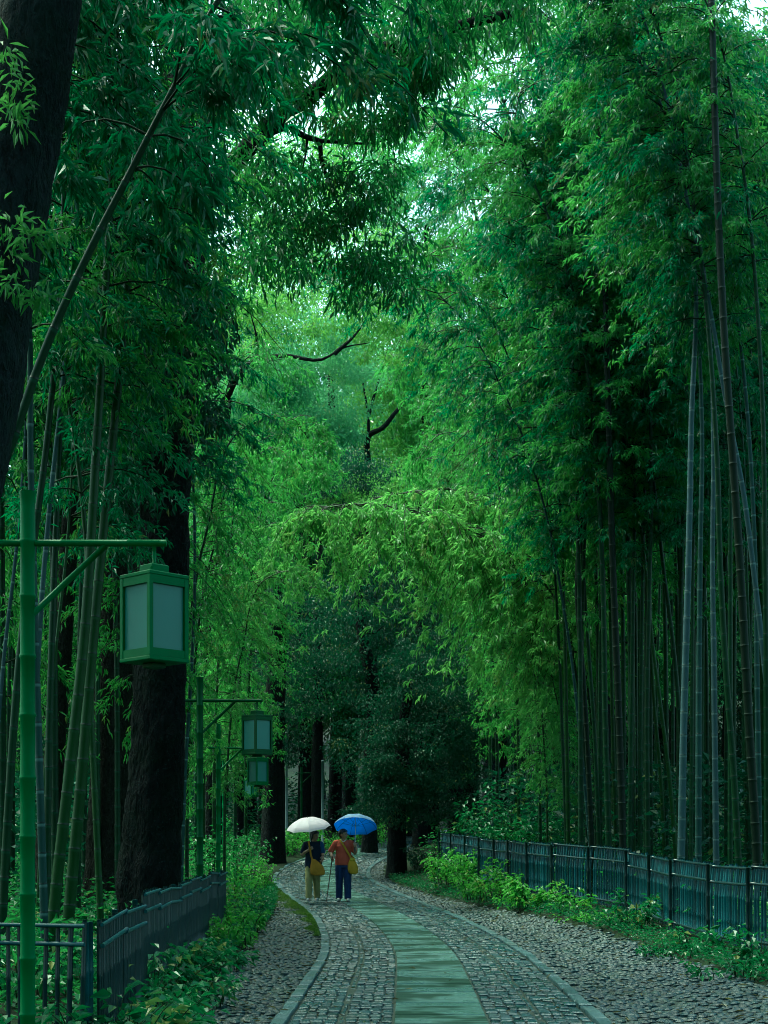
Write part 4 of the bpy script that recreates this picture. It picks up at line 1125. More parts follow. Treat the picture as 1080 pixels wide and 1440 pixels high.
shrub("thin weed with drooping leaves before the fence near the right", 985, 18.2, .6, .75, 10, .12, 'weed_leaf', 606, per=22, group=RV_)
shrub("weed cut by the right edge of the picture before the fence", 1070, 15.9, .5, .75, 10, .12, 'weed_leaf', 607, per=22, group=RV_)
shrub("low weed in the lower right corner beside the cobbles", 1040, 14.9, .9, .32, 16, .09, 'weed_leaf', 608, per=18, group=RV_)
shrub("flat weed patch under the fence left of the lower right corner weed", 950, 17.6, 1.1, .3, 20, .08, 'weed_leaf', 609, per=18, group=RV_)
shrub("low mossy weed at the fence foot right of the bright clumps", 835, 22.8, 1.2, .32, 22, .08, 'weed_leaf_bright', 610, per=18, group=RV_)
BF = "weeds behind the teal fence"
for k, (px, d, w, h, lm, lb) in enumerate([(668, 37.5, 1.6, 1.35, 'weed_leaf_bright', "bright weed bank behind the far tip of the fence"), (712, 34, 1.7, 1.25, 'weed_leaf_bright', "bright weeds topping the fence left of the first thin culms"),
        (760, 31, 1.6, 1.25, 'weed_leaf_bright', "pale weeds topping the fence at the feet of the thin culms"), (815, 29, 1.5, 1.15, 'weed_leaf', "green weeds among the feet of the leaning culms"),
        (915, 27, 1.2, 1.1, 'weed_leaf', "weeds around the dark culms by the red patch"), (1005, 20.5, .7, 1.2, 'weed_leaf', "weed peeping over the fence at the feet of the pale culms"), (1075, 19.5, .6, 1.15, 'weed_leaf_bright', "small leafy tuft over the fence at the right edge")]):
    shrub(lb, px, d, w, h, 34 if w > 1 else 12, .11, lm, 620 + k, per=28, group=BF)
SH = "broadleaf shrubs at the bend"
shrub("tall blue green broadleaf shrub left of the right grove", 728, 37.0, 2.6, 3.4, 60, .17, 'weed_leaf', 631, per=46, group=SH, spread=.35)
shrub("dark green shrub between the evergreen and the blue green shrub", 672, 39.0, 1.8, 2.7, 40, .15, 'broad_leaf', 632, per=40, group=SH, spread=.35)
shrub("dim shrub in the gap under the right grove", 790, 36.5, 2.2, 2.2, 40, .16, 'broad_leaf', 633, per=40, group=SH, spread=.35)
shrub("low dark bush beside the evergreen trunk", 606, 39.5, 1.3, 1.0, 36, .09, 'broad_leaf_dark', 634, per=34, group=SH)
LV = "leafy weeds along the left fence"
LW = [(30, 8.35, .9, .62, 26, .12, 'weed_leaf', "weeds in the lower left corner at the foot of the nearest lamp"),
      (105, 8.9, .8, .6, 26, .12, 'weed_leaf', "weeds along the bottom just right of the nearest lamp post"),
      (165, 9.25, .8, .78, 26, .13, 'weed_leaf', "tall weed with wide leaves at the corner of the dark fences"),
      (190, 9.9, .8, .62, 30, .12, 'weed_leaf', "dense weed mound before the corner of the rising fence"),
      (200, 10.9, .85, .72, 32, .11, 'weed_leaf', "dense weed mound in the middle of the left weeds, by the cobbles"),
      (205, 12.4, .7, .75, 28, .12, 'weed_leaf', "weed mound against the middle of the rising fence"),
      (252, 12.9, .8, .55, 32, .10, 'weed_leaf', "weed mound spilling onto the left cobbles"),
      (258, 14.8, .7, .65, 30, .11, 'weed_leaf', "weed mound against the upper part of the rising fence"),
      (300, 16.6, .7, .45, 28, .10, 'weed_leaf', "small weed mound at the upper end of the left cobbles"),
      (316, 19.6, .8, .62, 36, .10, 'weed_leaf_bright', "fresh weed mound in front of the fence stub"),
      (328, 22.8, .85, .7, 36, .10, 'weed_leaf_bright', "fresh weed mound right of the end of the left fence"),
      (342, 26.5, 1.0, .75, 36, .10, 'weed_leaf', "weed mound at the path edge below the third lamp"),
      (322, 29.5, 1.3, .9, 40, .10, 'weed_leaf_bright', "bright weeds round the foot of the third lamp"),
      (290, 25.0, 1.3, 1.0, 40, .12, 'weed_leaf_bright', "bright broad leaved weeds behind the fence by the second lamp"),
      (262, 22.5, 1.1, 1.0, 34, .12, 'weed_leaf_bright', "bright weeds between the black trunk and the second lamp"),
      (150, 14.4, 1.0, .95, 26, .14, 'weed_leaf', "wide leaved weeds behind the fence at the feet of the crossing pair"),
      (95, 17.0, 1.2, .95, 28, .13, 'weed_leaf', "dim weeds far back between the left culms"),
      (190, 21.5, 1.2, 1.1, 30, .12, 'weed_leaf', "dim weeds between the brown and the black trunk"),
      (25, 13.0, 1.0, .9, 26, .13, 'weed_leaf', "dim weeds behind the short fence panel at the left edge")]
for k, (px, d, w, h, st, lf, lm, lb) in enumerate(LW):
    shrub(lb, px, d, w, h, st, lf, lm, 640 + k, wr=.5, per=24, group=LV, depth=w * 1.2)
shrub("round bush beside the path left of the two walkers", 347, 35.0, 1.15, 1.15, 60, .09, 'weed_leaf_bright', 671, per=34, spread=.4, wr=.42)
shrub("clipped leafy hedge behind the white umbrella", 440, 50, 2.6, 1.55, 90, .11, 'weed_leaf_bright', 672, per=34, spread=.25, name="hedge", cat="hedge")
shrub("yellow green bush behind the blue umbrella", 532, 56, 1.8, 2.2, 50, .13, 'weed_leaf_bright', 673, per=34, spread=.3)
shrub("dim shrub under the fourth lamp", 318, 40, 2.2, 2.2, 40, .12, 'broad_leaf', 674, per=34, spread=.3)
shrub("dim tall shrub behind the second lamp", 285, 33, 2.2, 2.6, 44, .12, 'broad_leaf', 675, per=36, spread=.3)
# low herbs nobody could count
def carpet(name, fn, n, h, leaf, lm, seed):
    rg = np.random.default_rng(seed); Pn = fn(rg, n)
    Pn[:, 2] = ground(Pn[:, 0], Pn[:, 1]) + rg.uniform(0, 1, len(Pn)) ** 1.6 * h
    D = rdirs(rg, len(Pn)); D[:, 2] = np.abs(D[:, 2]) * .5; N = unit(rg.normal(0, .4, Pn.shape) + np.array([0, 0, 1]))
    m = MB(); cl = np.sin(Pn[:, 0] * 2.3) * np.sin(Pn[:, 1] * 1.7) * .15
    m.leaves(Pn, D, N, leaf * rg.uniform(.6, 1.3, len(Pn)), leaf * .45, np.clip(rg.normal(.5, .2, len(Pn)) + cl, 0, 1), 0, .16, .2)
    put(m.build(name, M[lm]), kind="stuff")
def verge_r(rg, n):
    y = rg.uniform(11, 40, n); x = road_x(y) + 1.45 + cob_r(y) + np.abs(rg.normal(.15, .35, n)); return np.stack([x, y, 0 * y], 1)
def verge_l(rg, n):
    y = rg.uniform(9, 36, n); x = road_x(y) - 1.47 - cob_l(y) - np.abs(rg.normal(.1, .35, n)); return np.stack([x, y, 0 * y], 1)
def floor_(rg, n):
    y = rg.uniform(11, 62, n); sd = np.where(rg.random(n) < .5, -1, 1)
    x = road_x(y) + np.where(sd > 0, 1.5 + cob_r(y) + .9 + rg.uniform(0, 1, n) ** .8 * (.3 * y + 2), -(1.5 + cob_l(y) + .5 + rg.uniform(0, 1, n) ** .8 * (.3 * y + 2)))
    return np.stack([x, y, 0 * y], 1)
carpet("verge_weeds", verge_r, 7000, .12, .065, 'weed_leaf', 681)
carpet("verge_weeds", verge_l, 9000, .16, .07, 'weed_leaf', 682)
carpet("undergrowth", floor_, 60000, .7, .13, 'broad_leaf', 683)
def deep_(rg, n):
    y = rg.uniform(26, 90, n); sd = np.where(rg.random(n) < .5, -1, 1); x = road_x(y) + sd * (4.5 + rg.uniform(0, 1, n) * .33 * y); return np.stack([x, y, 0 * y], 1)
carpet("undergrowth", deep_, 50000, 2.6, .26, 'broad_leaf_dark', 685)
def moss_(rg, n):
    y = rg.uniform(22, 38, n); x = road_x(y) - 1.44 - np.abs(rg.normal(0, .16, n)) * (.5 + 1.6 * smooth(25, 32, y)) * (.7 + .5 * np.sin(y * 3)); return np.stack([x, y, 0 * y], 1)
carpet("grass", moss_, 9000, .03, .035, 'grass', 684)

def litter(name, n, seed):
    rg = np.random.default_rng(seed)
    v = rg.uniform(v_at(9), v_at(60), n); y = np.interp(v, RV, RY)
    u = rg.uniform(-1, 1, n); u = np.sign(u) * (np.abs(u) ** .6) * np.where(u > 0, 1.42 + cob_r(y), 1.42 + cob_l(y))
    Q = road(v, u, .014 + rg.uniform(0, .008, n)); D = rdirs(rg, n); D[:, 2] *= .15
    m = MB(); m.leaves(Q, D, unit(rg.normal(0, .25, (n, 3)) + np.array([0, 0, 1])), rg.uniform(.05, .12, n), rg.uniform(.010, .022, n), rg.uniform(0, 1, n), 0, .15, .1)
    put(m.build(name, M['litter']), kind="stuff")
M['litter'] = leaf_mat("fallen leaves", (.020, .030, .006), (.16, .13, .035), .1, .45)
litter("leaf_litter", 2600, 690)

# ================================================================== PEOPLE
def capsule(m, p, q, r, s, sides=12):
    p = np.asarray(p, float); q = np.asarray(q, float); d = q - p; L = np.linalg.norm(d)
    if L < 1e-6: d = np.array([0, 0, 1e-4]); L = 1e-4; q = p + d
    d = d / L; pts, rad = [], []
    for a in np.linspace(-88, 0, 5): pts.append(p + d * r * math.sin(R(a))); rad.append(r * math.cos(R(a)))
    for a in np.linspace(0, 88, 5): pts.append(q + d * s * math.sin(R(a))); rad.append(s * math.cos(R(a)))
    pts.insert(5, p + d * L * .5); rad.insert(5, (r + s) / 2)
    pts = np.array(pts); rad = np.array(rad)
    ref = np.array([0, 1., 0]) if abs(d[1]) < .8 else np.array([1., 0, 0])
    a_ = unit(np.cross(d, ref)); b_ = np.cross(d, a_)
    th = np.arange(sides) / sides * 2 * np.pi; n = len(pts)
    v = pts[:, None] + rad[:, None, None] * (np.cos(th)[None, :, None] * a_ + np.sin(th)[None, :, None] * b_)
    i = np.arange(n - 1)[:, None] * sides; j = np.arange(sides)[None]; k = (j + 1) % sides
    b0 = m.n
    m.add(v.reshape(-1, 3), np.stack([i + j, i + sides + j, i + sides + k, i + k], -1).reshape(-1, 4))
    m.f.append(np.array([list(range(sides))]) + b0); m.m.append(np.array([0])); m.sm.append(np.array([False]))
    m.f.append(np.array([list(range((n-1)*sides, n*sides))[::-1]]) + b0); m.m.append(np.array([0])); m.sm.append(np.array([False]))

def loft(m, rings, sides=24):
    """rings: (x, y, z, rx, ry) low to high, closed"""
    th = np.arange(sides) / sides * 2 * np.pi; n = len(rings)
    v = np.array([[(x + rx * math.cos(t), y + ry * math.sin(t), z) for t in th] for x, y, z, rx, ry in rings])
    i = np.arange(n - 1)[:, None] * sides; j = np.arange(sides)[None]; k = (j + 1) % sides
    b0 = m.n
    m.add(v.reshape(-1, 3), np.stack([i + j, i + k, i + sides + k, i + sides + j], -1).reshape(-1, 4))
    m.f.append(np.array([list(range(sides))[::-1]]) + b0); m.m.append(np.array([0])); m.sm.append(np.array([False]))
    m.f.append(np.array([list(range((n-1)*sides, n*sides))]) + b0); m.m.append(np.array([0])); m.sm.append(np.array([False]))

def fuse(name, m, mat, parent, voxel=.008, it=4):
    """one continuous skin over all the overlapping volumes"""
    me = m.build("tmp", mat, mesh_only=True)
    o = bpy.data.objects.new("tmp", me); COL.objects.link(o)
    r = o.modifiers.new("r", 'REMESH'); r.mode = 'VOXEL'; r.voxel_size = voxel; r.use_smooth_shade = True
    s_ = o.modifiers.new("s", 'SMOOTH'); s_.iterations = it; s_.factor = .5
    dg = bpy.context.evaluated_depsgraph_get(); dg.update()
    out = bpy.data.meshes.new_from_object(o.evaluated_get(dg)); out.name = name
    bpy.data.objects.remove(o)
    out.materials.clear(); out.materials.append(mat)
    out.polygons.foreach_set("use_smooth", np.ones(len(out.polygons), bool))
    return link(name, out, parent)

def hand(m, wrist, dirn, palm_n, side, curl=60):
    """palm, four bent fingers of different lengths and a thumb leaving the side of the palm"""
    w = np.asarray(wrist, float); d = unit(np.asarray(dirn, float)); nrm = np.asarray(palm_n, float)
    nrm = unit(nrm - d * np.dot(nrm, d)); x = np.cross(d, nrm) * side
    for k in (-1, -.33, .33, 1):
        capsule(m, w + x * .012 * k, w + d * .078 + x * .027 * k, .016, .012, 8)
    for k, l in zip((-1, -.33, .33, 1), (.060, .074, .080, .070)):
        b = w + d * .080 + x * .027 * k
        c = R(curl); d1 = d * math.cos(c * .7) + nrm * math.sin(c * .7); d2 = d * math.cos(c * 1.7) + nrm * math.sin(c * 1.7)
        capsule(m, b, b + d1 * l * .55, .0095, .009, 8); capsule(m, b + d1 * l * .55, b + d1 * l * .55 + d2 * l * .45, .009, .0075, 8)
    b = w + d * .025 + x * .03
    t1 = unit(d * .6 + x * .7 + nrm * .35); t2 = unit(d * .8 + nrm * .6)
    capsule(m, b, b + t1 * .038, .013, .0105, 8); capsule(m, b + t1 * .038, b + t1 * .038 + t2 * .03, .0105, .0085, 8)

M['skin'] = plain("skin", (.36, .21, .14), .5, .4, .12, 12, .05)
M['hair'] = plain("black hair", (.008, .007, .007), .4, .5, .3, 60, .5)
M['eye'] = plain("eye", (.02, .015, .012), .2)
M['lip'] = plain("lip", (.26, .09, .075), .45)
M['navy'] = cloth("navy cotton", (.010, .018, .040)); M['navy_trim'] = cloth("blue cotton", (.02, .06, .16))
M['khaki'] = cloth("khaki cotton", (.33, .29, .13)); M['red'] = cloth("brick red cotton", (.42, .085, .055))
M['denim'] = cloth("dark blue trousers", (.016, .035, .11)); M['ochre'] = cloth("ochre canvas", (.40, .20, .03)); M['mustard'] = cloth("mustard canvas", (.44, .27, .03))
M['shoe'] = plain("pale shoes", (.42, .44, .42), .6); M['sole'] = plain("rubber sole", (.1, .11, .11), .7); M['grey_shoe'] = plain("grey shoes", (.22, .25, .25), .6)
M['white_fab'] = cloth("white umbrella cloth", (.82, .70, .74), .03, .6); M['blue_fab'] = cloth("blue umbrella lining", (.03, .13, .46), .08, .5)
M['silver_fab'] = cloth("pale blue umbrella cloth", (.42, .60, .74), .06, .45)
def brolly(name, col, tr):
    n = NT(name)
    w = n.noise(160, 2, .5)
    b = n.bsdf(col, .55, n.bump(w, .1, .004), .3); t = n.new("ShaderNodeBsdfTranslucent"); t.inputs["Color"].default_value = (*col, 1)
    x = n.new("ShaderNodeMixShader"); x.inputs[0].default_value = tr; n.l(b, x.inputs[1]); n.l(t.outputs[0], x.inputs[2]); return n.done(x.outputs[0])
M['white_fab'] = brolly("white umbrella cloth", (.82, .70, .76), .15); M['blue_fab'] = brolly("blue umbrella lining", (.06, .27, .85), .6); M['silver_fab'] = brolly("pale blue umbrella cloth", (.40, .58, .78), .5)
M['steel'] = plain("steel", (.5, .52, .54), .3); M['wood'] = plain("brown wood", (.075, .030, .02), .4)
M['collar'] = cloth("pale collar", (.62, .60, .55), .05); M['black'] = plain("black plastic", (.012, .012, .014), .4)

def head(m, c, turn, tilt=0.0):
    """skull, jaw, nose, ears; returns the face frame"""
    c = np.asarray(c, float); f = np.array([math.sin(turn), -math.cos(turn), tilt]); f = unit(f); u = np.array([0, 0, 1.]); r = unit(np.cross(f, u)); u = np.cross(r, f)
    q = lambda a, b, h: c + r * a + f * b + u * h
    capsule(m, q(0, -.022, .028), q(0, .012, .028), .083, .078)
    capsule(m, q(0, .022, -.01), q(0, .03, -.055), .064, .046); capsule(m, q(0, .055, -.085), q(0, .035, -.07), .024, .04)
    capsule(m, q(0, .088, .012), q(0, .105, -.022), .008, .012, 8); capsule(m, q(-.011, .096, -.026), q(.011, .096, -.026), .008, .008, 8)
    capsule(m, q(-.035, .07, .022), q(.035, .07, .022), .016, .016, 8)
    capsule(m, q(-.026, .066, -.02), q(-.026, .06, -.03), .022, .022, 8); capsule(m, q(.026, .066, -.02), q(.026, .06, -.03), .022, .022, 8)
    for s_ in (-1, 1): capsule(m, q(s_ * .078, -.005, .012), q(s_ * .076, .0, -.022), .014, .009, 8)
    return q
def face(q, root):
    for s_ in (-1, 1):
        m = MB(); capsule(m, q(s_ * .026, .081, .006), q(s_ * .036, .077, .006), .0065, .0055, 8); m.build("eye", M['eye'], root)
        m = MB(); capsule(m, q(s_ * .018, .088, .026), q(s_ * .044, .078, .025), .004, .003, 8); m.build("eyebrow", M['hair'], root)
    m = MB(); capsule(m, q(-.018, .084, -.056), q(.018, .084, -.056), .0055, .0055, 8); m.build("mouth", M['lip'], root)

def umbrella(label, apex, dirn, rad, depth, outer, inner, shaft_len, frame, spin=.2, handle=True):
    apex = np.asarray(apex, float); d = unit(np.asarray(dirn, float))
    a_ = unit(np.cross(d, [0, 1, .2])); b_ = np.cross(d, a_)
    base = apex - d * shaft_len
    root = empty("umbrella", base, label, "umbrella")
    K, Tn = 48, 9
    def shell(off):
        v = [apex - base + d * off]
        for t in np.linspace(0, 1, Tn)[1:]:
            for k in range(K):
                th = k / K * 2 * math.pi + spin; g = math.sin((k % 6) / 6 * math.pi)
                rr = rad * math.sin(t * 1.25) / math.sin(1.25) * (1 - .055 * g * t); zz = -depth * (1 - math.cos(t * 1.25)) / (1 - math.cos(1.25)) + depth * .06 * g * t - .018 * g * math.sin(t * 3.1)
                v.append(apex - base + a_ * rr * math.cos(th) + b_ * rr * math.sin(th) + d * (zz + off))
        return np.array(v)
    f = [(0, 1 + k, 1 + (k + 1) % K) for k in range(K)]
    f += [(1 + r*K + k, 1 + (r+1)*K + k, 1 + (r+1)*K + (k+1) % K, 1 + r*K + (k+1) % K) for r in range(Tn - 2) for k in range(K)]
    m = MB(); m.add(shell(.0), f, 0, .5, None, False); m.add(shell(-.004), [q[::-1] for q in f], 1, .5, None, False)
    m.build("canopy", [outer, inner], root)
    for k in range(8):
        th = k / 8 * 2 * math.pi + spin; q = []
        for t in np.linspace(0.03, 1, 8):
            rr = rad * math.sin(t * 1.25) / math.sin(1.25) * 1.005; zz = -depth * (1 - math.cos(t * 1.25)) / (1 - math.cos(1.25)) - .009
            q.append(apex - base + a_ * rr * math.cos(th) + b_ * rr * math.sin(th) + d * zz)
        m = MB(); m.tube(q, .0035, 6); rb = m.build("rib", frame, root)
        m = MB(); m.tube([q[4], apex - base - d * (depth * .5 + .12)], .003, 6); m.build("strut", frame, rb)
    m = MB(); m.tube([-d * .02, apex - base + d * .001], .008, 10); m.build("shaft", M['steel'], root)
    m = MB(); m.tube([apex - base - d * .01, apex - base + d * .012, apex - base + d * .05], [.014, .009, .005], 10); m.build("tip", M['black'], root)
    m = MB(); m.tube([-d * .10, -d * .05, d * .02], [.015, .016, .012], 10); m.build("handle", M['black'], root)
    return root

def sock(p): return np.asarray(p, float)
YP = 31.5
# --- walker in red, on the right
x0 = PX(483, YP); gz0 = G(x0, YP) - .0
zr = float(road_z(YP)) + .004
O = np.array([x0, YP, zr])
pr = empty("person", O, "person in brick red top and blue trousers with cane and blue umbrella", "person")
m = MB()
q = head(m, (.0, -.01, 1.475), R(62))
capsule(m, (0, .015, 1.31), (.0, .005, 1.42), .056, .052)
capsule(m, (-.15, .01, 1.295), (.15, .01, 1.295), .055, .055); loft(m, [(0, 0, .82, .145, .105), (0, 0, .95, .16, .115), (0, 0, 1.08, .14, .105), (0, 0, 1.22, .16, .11), (0, .005, 1.31, .14, .085), (0, .01, 1.345, .07, .055)])
# her right arm (on the left) down to the cane, her left arm bent up to the umbrella
capsule(m, (-.18, .01, 1.285), (-.285, .0, 1.09), .048, .040); capsule(m, (-.285, 0, 1.09), (-.245, -.16, .995), .040, .027); hand(m, (-.245, -.16, .995), (.1, -.5, -.75), (.2, .6, -.5), 1, 65)
capsule(m, (.18, .01, 1.285), (.255, -.01, 1.07), .047, .040); capsule(m, (.255, -.01, 1.07), (.262, -.17, 1.185), .038, .027); hand(m, (.262, -.17, 1.185), (-.05, -.3, .9), (-.5, .8, .2), -1, 75)
for sx, fy in ((-.085, .06), (.085, -.09)):
    capsule(m, (sx, 0, .86), (sx * 1.05, fy * .5 - .02, .47), .085, .055); capsule(m, (sx * 1.05, fy * .5 - .02, .47), (sx * 1.08, fy + .02, .09), .055, .036); capsule(m, (sx * 1.08, fy + .03, .05), (sx * 1.15, fy - .12, .035), .036, .03)
fuse("body", m, M['skin'], pr, .007, 3); face(q, pr)
m = MB()
capsule(m, q(0, -.035, .04), q(0, -.005, .055), .088, .084); capsule(m, q(0, -.05, .0), q(0, -.05, -.04), .07, .05); capsule(m, q(-.045, .045, .075), q(.045, .045, .075), .032, .032)
for s_ in (-1, 1): capsule(m, q(s_ * .066, .01, .045), q(s_ * .07, .0, .01), .026, .016, 8)
fuse("hair", m, M['hair'], pr, .008, 2)
m = MB()
loft(m, [(0, 0, .80, .185, .135), (0, 0, .84, .188, .138), (0, 0, .96, .185, .135), (0, 0, 1.08, .168, .124), (0, 0, 1.22, .178, .126), (0, .005, 1.31, .155, .098), (0, .01, 1.352, .085, .068)])
capsule(m, (-.15, .01, 1.297), (.15, .01, 1.297), .066, .066)
capsule(m, (-.175, .01, 1.29), (-.275, .0, 1.115), .065, .066); capsule(m, (.175, .01, 1.29), (.245, -.005, 1.115), .064, .066)
fuse("top", m, M['red'], pr, .009, 2)
m = MB(); capsule(m, (-.05, -.045, 1.352), (-.01, -.082, 1.318), .014, .012, 8); capsule(m, (.05, -.045, 1.352), (.01, -.082, 1.318), .014, .012, 8); capsule(m, (-.05, -.045, 1.352), (-.05, .04, 1.37), .014, .014, 8); capsule(m, (.05, -.045, 1.352), (.05, .04, 1.37), .014, .014, 8)
fuse("collar", m, M['collar'], pr, .006, 1)
m = MB(); loft(m, [(0, 0, .74, .168, .125), (0, 0, .84, .172, .128), (0, 0, .9, .165, .12)])
for sx, fy in ((-.088, .06), (.088, -.09)):
    loft(m, [(sx*1.12, fy + .02, .055, .078, .085), (sx*1.12, fy + .015, .10, .076, .084), (sx * 1.08, fy*.7, .3, .080, .090), (sx * 1.05, fy * .5 - .01, .5, .086, .098), (sx, 0, .70, .098, .115), (sx * .95, 0, .8, .098, .118)])
fuse("trousers", m, M['denim'], pr, .009, 2)
for sx, fy in ((-.098, .06), (.1, -.09)):
    m = MB(); capsule(m, (sx, fy + .05, .05), (sx * 1.05, fy - .02, .05), .042, .042); capsule(m, (sx * 1.05, fy - .02, .042), (sx * 1.12, fy - .13, .036), .042, .034)
    sh = fuse("shoe", m, M['shoe'], pr, .007, 2)
    m = MB(); m.box((sx * 1.06, fy - .045, .008), (.078, .255, .016), 0, bev=.004); m.build("sole", M['sole'], sh)
# cane
a = O + np.array([-.240, -.215, .965]); b = O + np.array([-.365, -.33, .003])
ca = empty("walking_cane", b, "thin brown walking cane held by the person in red", "cane")
m = MB(); m.tube([np.zeros(3), (a - b) * .5, a - b], [.010, .011, .012], 8); m.build("shaft", M['wood'], ca)
h0 = a - b
m = MB(); l_, _ = spline([h0 + [.0, .06, -.03], h0 + [0, .05, .01], h0 + [0, .02, .028], h0 + [0, -.02, .02], h0 + [0, -.05, .012]], 14); m.tube(l_, .013, 8); m.build("handle", M['wood'], ca)
m = MB(); m.tube([np.zeros(3), np.array([.004, .003, .035])], [.016, .013], 8); m.build("rubber_tip", M['black'], ca)
umbrella("pale blue umbrella with a deep blue lining, tipped back over the person in red", O + np.array([.272, .11, 1.885]), (.02, .40, .916), .49, .25, M['silver_fab'], M['blue_fab'], .75, M['black'], .25)
# mustard shoulder bag
def bag(label, off, rings, strap, mat, flap, seed):
    o = O + np.asarray(off, float)
    root = empty("shoulder_bag", o, label, "bag")
    m = MB(); loft(m, rings); fuse("pouch", m, mat, root, .009, 6)
    m = MB(); l_, _ = spline(np.array(strap), 30); 
    t = unit(np.gradient(l_, axis=0)); w = unit(np.cross(t, np.array([0, 1., .15]))) * .019; nn = np.cross(t, w); nn = unit(nn) * .003
    v = np.concatenate([l_ + w + nn, l_ - w + nn, l_ - w - nn, l_ + w - nn]); n_ = len(l_)
    f = []
    for i in range(n_ - 1):
        for k in range(4): f.append((k * n_ + i, k * n_ + i + 1, ((k + 1) % 4) * n_ + i + 1, ((k + 1) % 4) * n_ + i))
    m.add(v, f); m.build("strap", mat, root)
    if flap is not None: flap(root)
    return root
def flap_y(root):
    m = MB(); capsule(m, (-.03, -.02, .325), (.03, -.02, .325), .032, .028); fuse("yellow_bundle", m, M['yellow'], root, .007, 2)
M['yellow'] = cloth("yellow cloth", (.55, .42, .05))
bag("mustard slouchy shoulder bag worn across the red top", (.205, -.14, .60),
    [(.02, 0, .0, .04, .035), (.015, 0, .03, .10, .065), (.01, 0, .10, .118, .075), (0, 0, .2, .108, .062), (-.01, 0, .29, .075, .04), (-.015, 0, .33, .05, .03)],
    [(-.02, -.0, .31), (-.07, -.0, .42), (-.14, -.0, .54), (-.21, .015, .66), (-.265, .06, .735), (-.29, .13, .765), (-.27, .22, .72), (-.2, .275, .6), (-.08, .285, .45), (.03, .22, .34), (.05, .05, .30)], M['mustard'], flap_y, 1)
# --- walker in navy, on the left
x1 = PX(441, YP); O = np.array([x1, YP - .1, float(road_z(YP)) + .004])
pl = empty("person", O, "person in navy top and khaki trousers with long dark hair under the white umbrella", "person")
m = MB()
q = head(m, (.03, -.02, 1.445), R(48), -.08)
capsule(m, (.01, .01, 1.285), (.02, .0, 1.39), .055, .05)
capsule(m, (-.14, .01, 1.265), (.14, .01, 1.265), .055, .055); loft(m, [(0, 0, .80, .145, .105), (0, 0, .93, .16, .115), (0, 0, 1.06, .14, .105), (0, 0, 1.19, .16, .11), (0, .005, 1.28, .14, .085), (0, .01, 1.315, .07, .055)])
capsule(m, (-.175, .01, 1.255), (-.245, -.03, 1.045), .048, .042); capsule(m, (-.245, -.03, 1.045), (-.10, -.15, 1.135), .041, .028); hand(m, (-.10, -.15, 1.135), (.75, -.1, .45), (.1, .9, .2), 1, 75)
capsule(m, (.17, .01, 1.255), (.20, .02, 1.06), .048, .041); capsule(m, (.20, .02, 1.06), (.212, -.16, .985), .040, .027); hand(m, (.212, -.16, .985), (.05, -.55, -.6), (-.7, .2, -.3), -1, 60)
for sx, fy in ((-.085, -.10), (.06, .10)):
    capsule(m, (sx, 0, .84), (sx * 1.05, fy * .5 - .02, .46), .085, .055); capsule(m, (sx * 1.05, fy * .5 - .02, .46), (sx * 1.08, fy + .02, .09), .055, .036); capsule(m, (sx * 1.08, fy + .03, .05), (sx * 1.15, fy - .12, .035), .036, .03)
fuse("body", m, M['skin'], pl, .007, 3); face(q, pl)
m = MB()
capsule(m, q(0, -.032, .04), q(0, -.002, .052), .090, .085); capsule(m, q(0, -.055, .0), q(0, -.06, -.06), .072, .055); capsule(m, q(-.05, .04, .072), q(.05, .04, .072), .034, .034)
for s_ in (-1, 1): capsule(m, q(s_ * .068, .012, .04), q(s_ * .074, -.01, -.05), .028, .022, 8)
capsule(m, q(0, -.10, -.03), q(-.03, -.115, -.16), .045, .035); capsule(m, q(-.03, -.115, -.16), q(-.04, -.11, -.24), .035, .018)
fuse("hair", m, M['hair'], pl, .008, 2)
m = MB()
loft(m, [(0, 0, .74, .19, .135), (0, 0, .78, .192, .138), (0, 0, .93, .185, .135), (0, 0, 1.06, .168, .124), (0, 0, 1.19, .178, .126), (0, .005, 1.28, .155, .098), (0, .01, 1.325, .085, .068)])
capsule(m, (-.14, .01, 1.267), (.14, .01, 1.267), .066, .066)
capsule(m, (-.17, .01, 1.26), (-.228, -.02, 1.09), .065, .066)
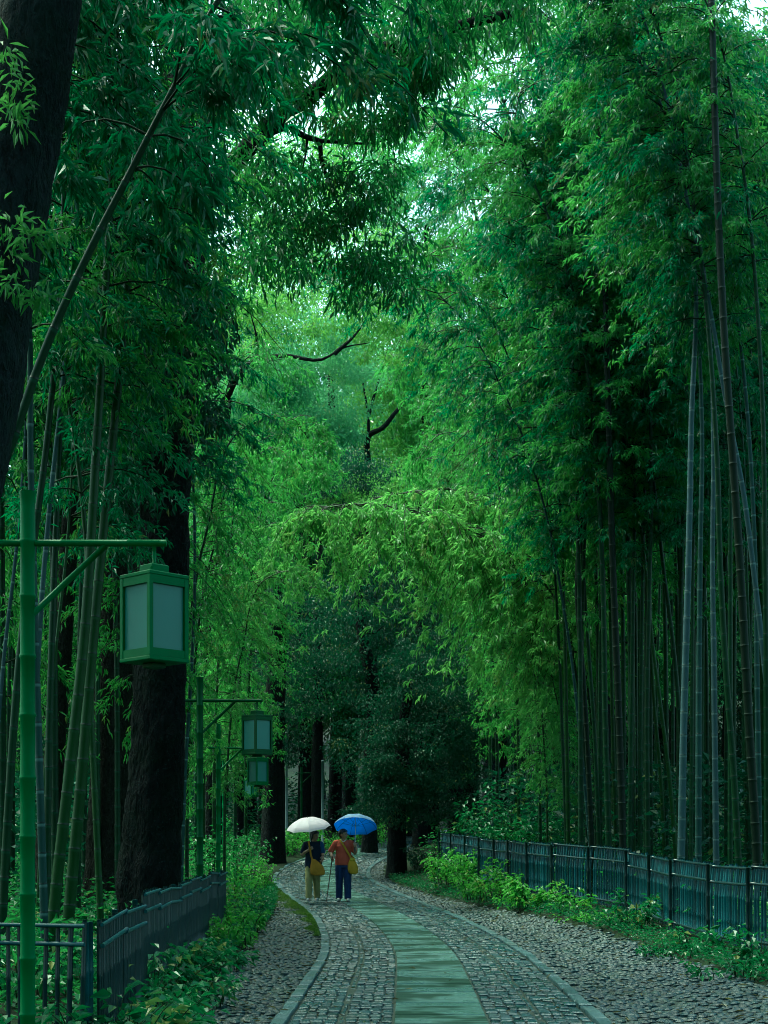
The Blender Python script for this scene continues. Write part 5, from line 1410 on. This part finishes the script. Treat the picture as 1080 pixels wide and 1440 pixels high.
fuse("top", m, M['navy'], pl, .009, 2)
m = MB(); capsule(m, (.165, .01, 1.262), (.196, .018, 1.10), .067, .066); fuse("sleeve", m, M['navy_trim'], pl, .009, 2)
m = MB(); m.tube([(.209, -.125, 1.0), (.2105, -.14, .9945)], .034, 14); wt = m.build("wrist_watch", M['black'], pl)
m = MB(); loft(m, [(0, 0, .70, .168, .125), (0, 0, .82, .172, .128), (0, 0, .88, .165, .12)])
for sx, fy in ((-.088, -.10), (.066, .10)):
    loft(m, [(sx*1.12, fy + .02, .075, .07, .078), (sx*1.12, fy + .015, .12, .068, .076), (sx * 1.08, fy*.7, .3, .075, .086), (sx * 1.05, fy * .5 - .01, .5, .084, .096), (sx, 0, .68, .098, .115), (sx * .95, 0, .78, .098, .118)])
fuse("trousers", m, M['khaki'], pl, .009, 2)
for sx, fy in ((-.1, -.10), (.075, .10)):
    m = MB(); capsule(m, (sx, fy + .05, .055), (sx * 1.05, fy - .02, .055), .044, .044); capsule(m, (sx * 1.05, fy - .02, .045), (sx * 1.12, fy - .13, .038), .044, .036)
    sh = fuse("shoe", m, M['grey_shoe'], pl, .007, 2)
    m = MB(); m.box((sx * 1.06, fy - .045, .010), (.082, .262, .020), 0, bev=.004); m.build("sole", M['shoe'], sh)
umbrella("plain white umbrella tipped forward over the person in navy", O + np.array([-.125, -.155, 1.85]), (-.11, -.20, .973), .485, .235, M['white_fab'], M['white_fab'], .73, M['steel'], .1)
bag("large rust ochre shoulder bag hanging before the khaki trousers", (.09, -.185, .575),
    [(.03, 0, .0, .10, .04), (.02, 0, .03, .155, .062), (.01, 0, .12, .162, .068), (-.01, 0, .22, .14, .055), (-.05, 0, .31, .08, .035), (-.085, .0, .36, .045, .022)],
    [(-.10, .0, .34), (-.135, .0, .45), (-.15, .01, .56), (-.175, .045, .68), (-.19, .11, .745), (-.19, .2, .755), (-.17, .27, .68), (-.11, .30, .55), (-.03, .30, .42), (.05, .22, .33), (.08, .04, .28)], M['ochre'], None, 2)
